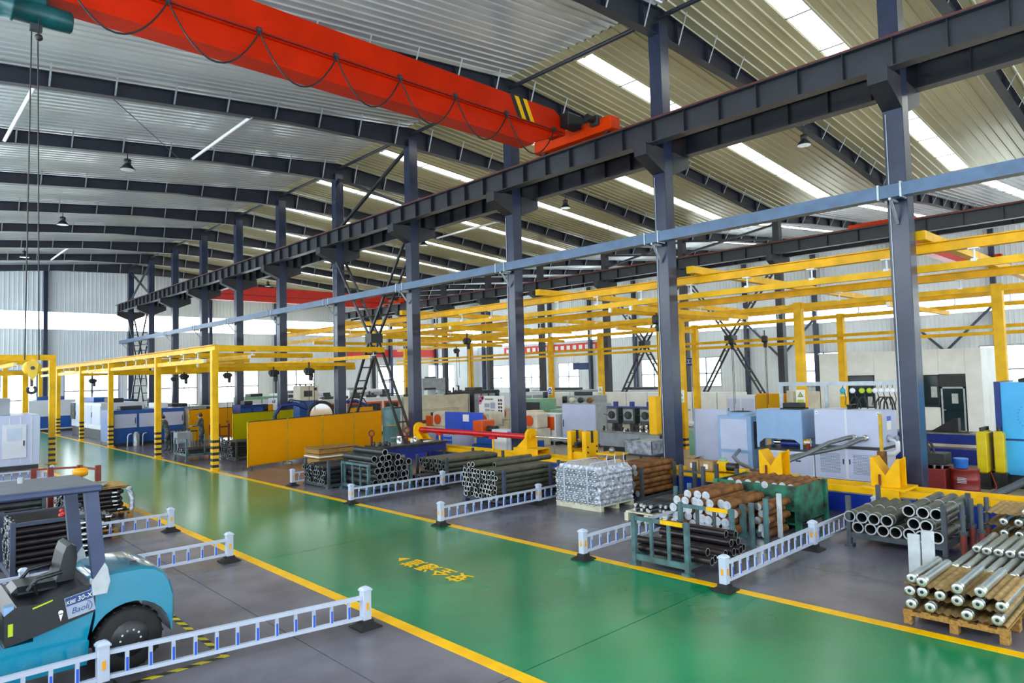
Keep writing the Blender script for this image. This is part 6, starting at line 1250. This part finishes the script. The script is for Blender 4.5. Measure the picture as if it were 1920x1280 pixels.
# overhead guard
for y in (0.02, W_-0.02):
    q = MB().prism([(0.98, 1.78), (0.98, 1.91), (2.0, 1.82), (2.0, 1.69)], 1, y-0.045, y+0.045).build('guard_post', 'guard_blue', t)
    MB().prism([(0.6, 0.50), (0.6, 0.60), (2.0, 0.30), (2.0, 0.20)], 1, y-0.04, y+0.04).build('guard_post', 'guard_blue', t)
    MB().prism([(0.90, 1.77), (0.90, 1.90), (1.02, 1.93), (1.17, 1.905), (1.22, 1.88), (1.10, 1.80), (1.05, 1.76)], 1, y-0.06, y+0.055).build('plastic_wrap', 'bag_white', q)
g_ = MB().cbox(0.10, 1.86, -0.06, W_+0.06, 1.98, 2.05, 0.02).build('guard_roof', 'guard_blue', t); MB().box(0.16, 1.82, -0.03, W_+0.03, 2.05, 2.058).build('roof_sheet', 'guard_top', g_); MB().cyl((1.25, 0.8, 2.058), (1.25, 0.8, 2.12), 0.03, 10).build('beacon_stub', 'galv', g_)
# mast and forks (beyond the left edge)
for y in (0.25, 0.85): MB().box(-0.05, 0.08, y-0.05, y+0.05, 0.1, 2.1).build('mast_channel', 'forklift_black', t)
for z in (0.3, 1.2, 2.0): MB().box(-0.03, 0.06, 0.25, 0.85, z, z+0.08).build('mast_cross', 'forklift_black', t)
for y in (0.35, 0.75): MB().box(-1.15, -0.1, y-0.05, y+0.05, 0.06, 0.10).box(-0.14, -0.10, y-0.05, y+0.05, 0.06, 0.5).build('fork', 'dark_grey', t)
# ------------------------------------------------------------------ stock on the left
mb = MB(); mb.lathe((-0.55, 0, 0), (1, 0, 0), [(0, 0.048), (0.85, 0.048), (0.86, 0.055), (0.92, 0.055), (0.92, 0.025), (1.04, 0.025), (1.04, 0.05), (1.10, 0.05), (1.12, 0.03)], 12); mb.m = 1; mb.cyl((0.37, 0, 0), (0.49, 0, 0), 0.0265, 10); mb.pipe((-0.56, 0, 0), (-0.54, 0, 0), 0.05, 0.03, 12)
mb.m = 0
CYL = mb.mesh('hydraulic_ram', ['pipe_black', 'chrome', 'pipe_end', 'pipe_inner_shade'])
rack('stillage', 'navy steel stillage of black rams right behind the forklift', 1.72, 2.85, 13.4, 14.6, 0.98, 'rack_blue', ends=True, fill_axis='y')
pile('hydraulic_ram', CYL, 'black ram in the stillage behind the forklift', 'ram', 'rams in the left navy stillage', [(2.3, y, z) for y, z in hexrows(13.48, 14.55, 0.16, 0.055, 8)], 'x', 0.05)
for k, (x, y, z) in enumerate(((2.55, 13.8, 0.945), (2.45, 13.7, 0.945), (2.6, 13.95, 0.945), (2.4, 13.6, 0.945), (2.5, 14.1, 0.945))): tag(MB().lathe((0, 0, 0), (0, 0, 1), [(0, 0.035), (0.03, 0.04), (0.05, 0.02)], 10).build('red_plug', 'red_plastic', None, (x, y, z)), 'red plastic plug on the rams behind the forklift, %s of five' % ORD[k], 'plug', 'red plugs on the rams')
shaft_pallet('wooden pallet under the low row of rams left of the aisle', 3.2, 16.35, 1.0, 1.2, 'l')
pile('hydraulic_ram', CYL, 'black ram on the low pallet left of aisle', 'ram', 'rams on the low pallet', [(3.15, y, z) for y, z in hexrows(15.95, 16.75, 0.18, 0.055, 3)], 'x', 0.08)
shaft_pallet('wooden pallet under the film-wrapped rams beside the yellow line', 3.95, 18.7, 1.6, 1.3, 'm')
pile('hydraulic_ram', CYL, 'black ram in the film-wrapped stack', 'ram', 'rams in the wrapped stack', [(3.85, y, z) for y, z in hexrows(17.95, 19.4, 0.18, 0.055, 5)], 'x', 0.06)
for k, z in enumerate((0.66, 0.68)): paper('brown sheet on the wrapped rams beside the yellow line, %s' % ['lower', 'upper'][k], 3.95+0.05*k, 18.7+0.1*k, z+0.05, 1.3, 1.2)
t = thing('film_cover', 'loose clear plastic film hanging off the wrapped rams', 'film', (4.52, 18.7, 0))
MB().tube([(0, -0.7, 0.7), (0.06, -0.75, 0.45), (0.05, -0.72, 0.1)], 0.05, 8).tube([(0, -0.72, 0.7), (0.10, -0.6, 0.5), (0.12, -0.5, 0.2), (0.1, -0.4, 0.05)], 0.06, 8).build('film_fold', 'film', t)
pile('machined_shaft', SH, 'bright shaft on top of the wrapped rams', 'shaft', 'shafts on the wrapped rams', [(3.6, 18.3+0.13*k, 0.80) for k in range(4)], 'x', 0.08)
for k, (x, y) in enumerate(((3.2, 21.6), (4.1, 20.9), (4.3, 19.9), (3.3, 19.95))):
    t = thing('stanchion', 'brown square stanchion of the rack behind the wrapped rams, %s from the left' % ORD[k], 'post', (x, y, 0), 0, 'left rack stanchions'); MB().box(-0.06, 0.06, -0.06, 0.06, 0, 1.0+0.05*k).build('tube', 'rust_rail', t); MB().box(-0.09, 0.09, -0.09, 0.09, 0, 0.03).build('foot_plate', 'rust_rail', t)
t = thing('rack_rail', 'dark rail joining the brown stanchions at left', 'rail'); MB().bar((3.2, 21.6, 0.97), (4.1, 20.9, 1.0), 0.04, 0.05).bar((4.1, 20.9, 1.0), (4.3, 19.9, 1.0), 0.04, 0.05).build('bar', 'rust_rail', t); MB().bar((3.2, 21.6, 0.12), (3.3, 19.95, 0.12), 0.05, 0.08).build('bar', 'rust_rail', t)
tag(MB().lathe((-0.16, 0, 0), (1, 0, 0), [(0, 0.06), (0.02, 0.11), (0.28, 0.11), (0.32, 0.09)], 16).build('orange_motor', 'reflector', None, (3.95, 20.1, 0.95)), 'orange drum-shaped motor on the rack behind the forklift roof', 'motor')
for k, (x0, x1, y0, y1, z, m) in enumerate(((1.8, 2.8, 17.6, 19.0, 0.6, 'rack_grey'),)):
    rack('stillage', 'grey stillage of dark pipes behind the forklift roof', x0, x1, y0, y1, 0.95, m)
    pile('steel_pipe', px_mesh('steel_pipe', x1-x0, 0.06, 0.045, 'pipe_dark'), 'dark pipe in the stillage behind the forklift roof', 'pipe', 'pipes behind the forklift roof', [((x0+x1)/2, y, zz) for y, zz in hexrows(y0+0.05, y1-0.05, 0.16, 0.06, 6)], 'x', 0.06)
# ------------------------------------------------------------------ around the welders
t = rack('parts_cart', 'grey tube cart with castors and dark parts beside the striped post', 9.35, 10.75, 28.95, 30.35, 0.88, 'rack_teal', ends=True, base=0.25, w=0.06)
for x, y in ((10.05, 28.95), (10.05, 30.35)): MB().bar((x, y, 0.2), (x, y, 1.05), 0.05, 0.05).build('post', 'rack_teal', t)
pile('thin_tube', px_mesh('thin_tube', 1.3, 0.05, 0.036, 'pipe_dark'), 'short dark pipe on the grey cart', 'pipe', 'pipes on the cart', [(10.05, y, z) for y, z in hexrows(29.05, 30.3, 0.27, 0.05, 2)], 'x', 0.08)
rack('stillage', 'dark stillage holding the pipe bundle left of the long orange screen', 10.75, 12.4, 27.45, 28.75, 0.78, 'rack_grey', ends=False, base=0.10)
pile('thin_tube', px_mesh('thin_tube', 1.9, 0.047, 0.035, 'pipe_dark', n=10), 'thin tube left of the long orange screen', 'pipe', 'thin pipes left of the orange screen', [(11.55, y, z) for y, z in hexrows(27.5, 28.7, 0.15, 0.047, 7)], 'x', 0.05)
t = thing('welding_bench', 'orange-topped welding bench the worker leans over', 'bench', (10.9, 33.9, 0)); MB().cbox(-0.55, 0.45, -0.3, 0.35, 0.86, 0.92, 0.01).build('top', 'oily', t); MB().box(-0.5, 0.4, -0.3, -0.27, 0.45, 0.86).build('apron', 'screen_orange', t)
for x in (-0.5, 0.4):
    for y in (-0.25, 0.3): MB().box(x-0.025, x+0.025, y-0.025, y+0.025, 0, 0.86).build('leg', 'rack_grey', t)
for k in range(5): tag(MB().lathe((0, 0, 0), (0, 0, 1), [(0, 0.05), (0.06, 0.05), (0.06, 0.03), (0.1, 0.03)], 10).build('weld_part', 'oily', None, (10.45+0.15*k, 33.85+0.1*(k % 2), 0.92)), 'small dark part on the welding bench, %s from the left' % ORD[k], 'machine part', 'parts on the welding bench')
t = thing('steel_rack', 'brown steel tube rack between the worker and the lime screen', 'rack', (12.6, 34.3, 0))
for x in (-0.45, 0.0, 0.45):
    MB().box(x-0.04, x+0.04, -0.04, 0.04, 0, 1.1).build('post', 'rust_rail', t)
for z in (0.5, 0.95): MB().bar((-0.5, 0, z), (0.5, 0, z), 0.06, 0.07).build('cross_bar', 'rust_rail', t)
t = thing('grey_trolley', 'small grey trolley with a wire basket beside the worker', 'trolley', (10.35, 32.6, 0)); MB().cbox(-0.3, 0.3, -0.25, 0.25, 0.45, 0.95, 0.02).build('basket', 'mach_grey', t)
for x in (-0.26, 0.26):
    for y in (-0.22, 0.22): MB().box(x-0.02, x+0.02, y-0.02, y+0.02, 0, 1.0).build('leg', 'galv', t)
# ------------------------------------------------------------------ the two workers
def person(label, loc, rotz, lean, arms):
    J = {}; E = []; V = []; RAD = []
    def add(k, p, r, par=None):
        J[k] = len(V); V.append(p); RAD.append(r)
        if par is not None: E.append((J[par], J[k]))
    def L(y, z): return (y+lean*max(0, z-0.95), z-0.25*lean*lean*max(0, z-0.95))
    def P(x, y, z): a = L(y, z); return (x, a[0], a[1])
    add('pelvis', P(0, 0, 0.93), 0.135); add('waist', P(0, 0.01, 1.10), 0.125, 'pelvis'); add('chest', P(0, 0.0, 1.32), 0.145, 'waist'); add('neck', P(0, -0.01, 1.47), 0.055, 'chest')
    add('jaw', P(0, 0.025, 1.535), 0.068, 'neck'); add('face', P(0, 0.03, 1.60), 0.082, 'jaw'); add('crown', P(0, 0.01, 1.675), 0.075, 'face'); add('nose', P(0, 0.125, 1.595), 0.014, 'face')
    for s, (el, wr) in zip((-1, 1), arms):
        n = 'l' if s < 0 else 'r'
        add('sh'+n, P(s*0.18, 0, 1.40), 0.068, 'chest'); add('el'+n, P(*el), 0.050, 'sh'+n); add('wr'+n, P(*wr), 0.034, 'el'+n)
        d = (Vector(V[J['wr'+n]])-Vector(V[J['el'+n]])).normalized(); w = Vector(V[J['wr'+n]]); side = Vector((1, 0, 0))
        add('pa'+n, tuple(w+d*0.06), 0.036, 'wr'+n)
        for q in range(4): add('f%d%s' % (q, n), tuple(w+d*0.10+side*((q-1.5)*0.021)), 0.010, 'pa'+n); add('g%d%s' % (q, n), tuple(w+d*(0.15+0.012*(1.5-abs(q-1.5)))+side*((q-1.5)*0.022)+Vector((0, 0, -0.02))), 0.009, 'f%d%s' % (q, n))
        add('th'+n, tuple(w+d*0.05+side*(-s*0.05)), 0.011, 'pa'+n); add('ti'+n, tuple(w+d*0.09+side*(-s*0.065)), 0.010, 'th'+n)
        add('hi'+n, (s*0.095, 0, 0.86), 0.10, 'pelvis'); add('kn'+n, (s*0.11, 0.03-0.02*s, 0.49), 0.068, 'hi'+n); add('an'+n, (s*0.12, -0.02-0.05*s, 0.10), 0.048, 'kn'+n); add('to'+n, (s*0.13, 0.13-0.05*s, 0.05), 0.042, 'an'+n)
    me = bpy.data.meshes.new('tmp'); me.from_pydata(V, E, []); o = bpy.data.objects.new('tmp', me); COL.objects.link(o)
    sk = o.modifiers.new('skin', 'SKIN'); sk.use_smooth_shade = True
    for i, r_ in enumerate(RAD): me.skin_vertices[0].data[i].radius = (r_, r_*(0.82 if i in (J['chest'], J['waist'], J['pelvis']) else 1)); me.skin_vertices[0].data[i].use_root = (i == 0)
    sb = o.modifiers.new('sub', 'SUBSURF'); sb.levels = 2; sb.render_levels = 2
    bpy.context.view_layer.update(); dg = bpy.context.evaluated_depsgraph_get(); bm = bpy.data.meshes.new_from_object(o.evaluated_get(dg)); bpy.data.objects.remove(o)
    bm.name = 'person_body'
    bm.materials.clear(); [bm.materials.append(M(m)) for m in ('camo', 'skin', 'boot')]
    nk = Vector(V[J['neck']]); wrs = [Vector(V[J['wrl']]), Vector(V[J['wrr']])]; els = [Vector(V[J['ell']]), Vector(V[J['elr']])]
    for p in bm.polygons:
        c = p.center; k = 0
        if c.z > nk.z+0.01 and (c-nk).length < 0.4 and abs(c.x) < 0.15: k = 1
        for w, e in zip(wrs, els):
            if (c-w).dot((w-e).normalized()) > 0.01 and (c-w).length < 0.25: k = 1
        if c.z < 0.14: k = 2
        p.material_index = k; p.use_smooth = True
    root = link('person', bm, None, loc, rotz); tag(root, label, 'person')
    hc = Vector(P(0, 0.015, 1.65))
    c = MB().lathe(hc, (0, 0.1, 1), [(-0.01, 0.112), (0.03, 0.112), (0.07, 0.10), (0.09, 0.07), (0.10, 0.02)], 16); a = hc+Vector((0, 0.08, -0.01)); c.add([a+Vector((-0.08, 0, 0)), a+Vector((0.08, 0, 0)), a+Vector((0.06, 0.10, -0.02)), a+Vector((-0.06, 0.10, -0.02)), a+Vector((-0.08, 0, 0.012)), a+Vector((0.08, 0, 0.012)), a+Vector((0.06, 0.10, -0.01)), a+Vector((-0.06, 0.10, -0.01))], [(3,2,1,0),(4,5,6,7),(0,1,5,4),(1,2,6,5),(2,3,7,6),(3,0,4,7)])
    c.build('cap', 'cap', root)
    hr = MB().lathe(Vector(P(0, -0.02, 1.60)), (0, 0, 1), [(-0.05, 0.075), (0.0, 0.092), (0.05, 0.097)], 14).build('hair', 'ink', root)
    f = Vector(P(0, 0.03, 1.60))
    for s in (-1, 1): MB().ball(f+Vector((s*0.034, 0.078, 0.012)), 0.010, 8).build('eye', 'ink', root); MB().ball(f+Vector((s*0.086, -0.005, 0.0)), 0.022, 8, 1.4).build('ear', 'skin', root)
    MB().box(f.x-0.025, f.x+0.025, f.y+0.078, f.y+0.090, f.z-0.048, f.z-0.038).build('mouth', 'brick_red', root)
    return root
person('worker in grey camouflage bending toward the blue machine', (10.15, 33.95, 0), R(52), 0.35, (((-0.26, 0.10, 1.16), (-0.20, 0.34, 1.10)), ((0.26, 0.10, 1.16), (0.20, 0.36, 1.08))))
person('worker in grey camouflage and brown cap standing sideways at the welding bench', (11.45, 33.35, 0), R(50), 0.12, (((-0.25, 0.08, 1.15), (-0.14, 0.36, 1.12)), ((0.25, 0.08, 1.15), (0.12, 0.38, 1.14))))
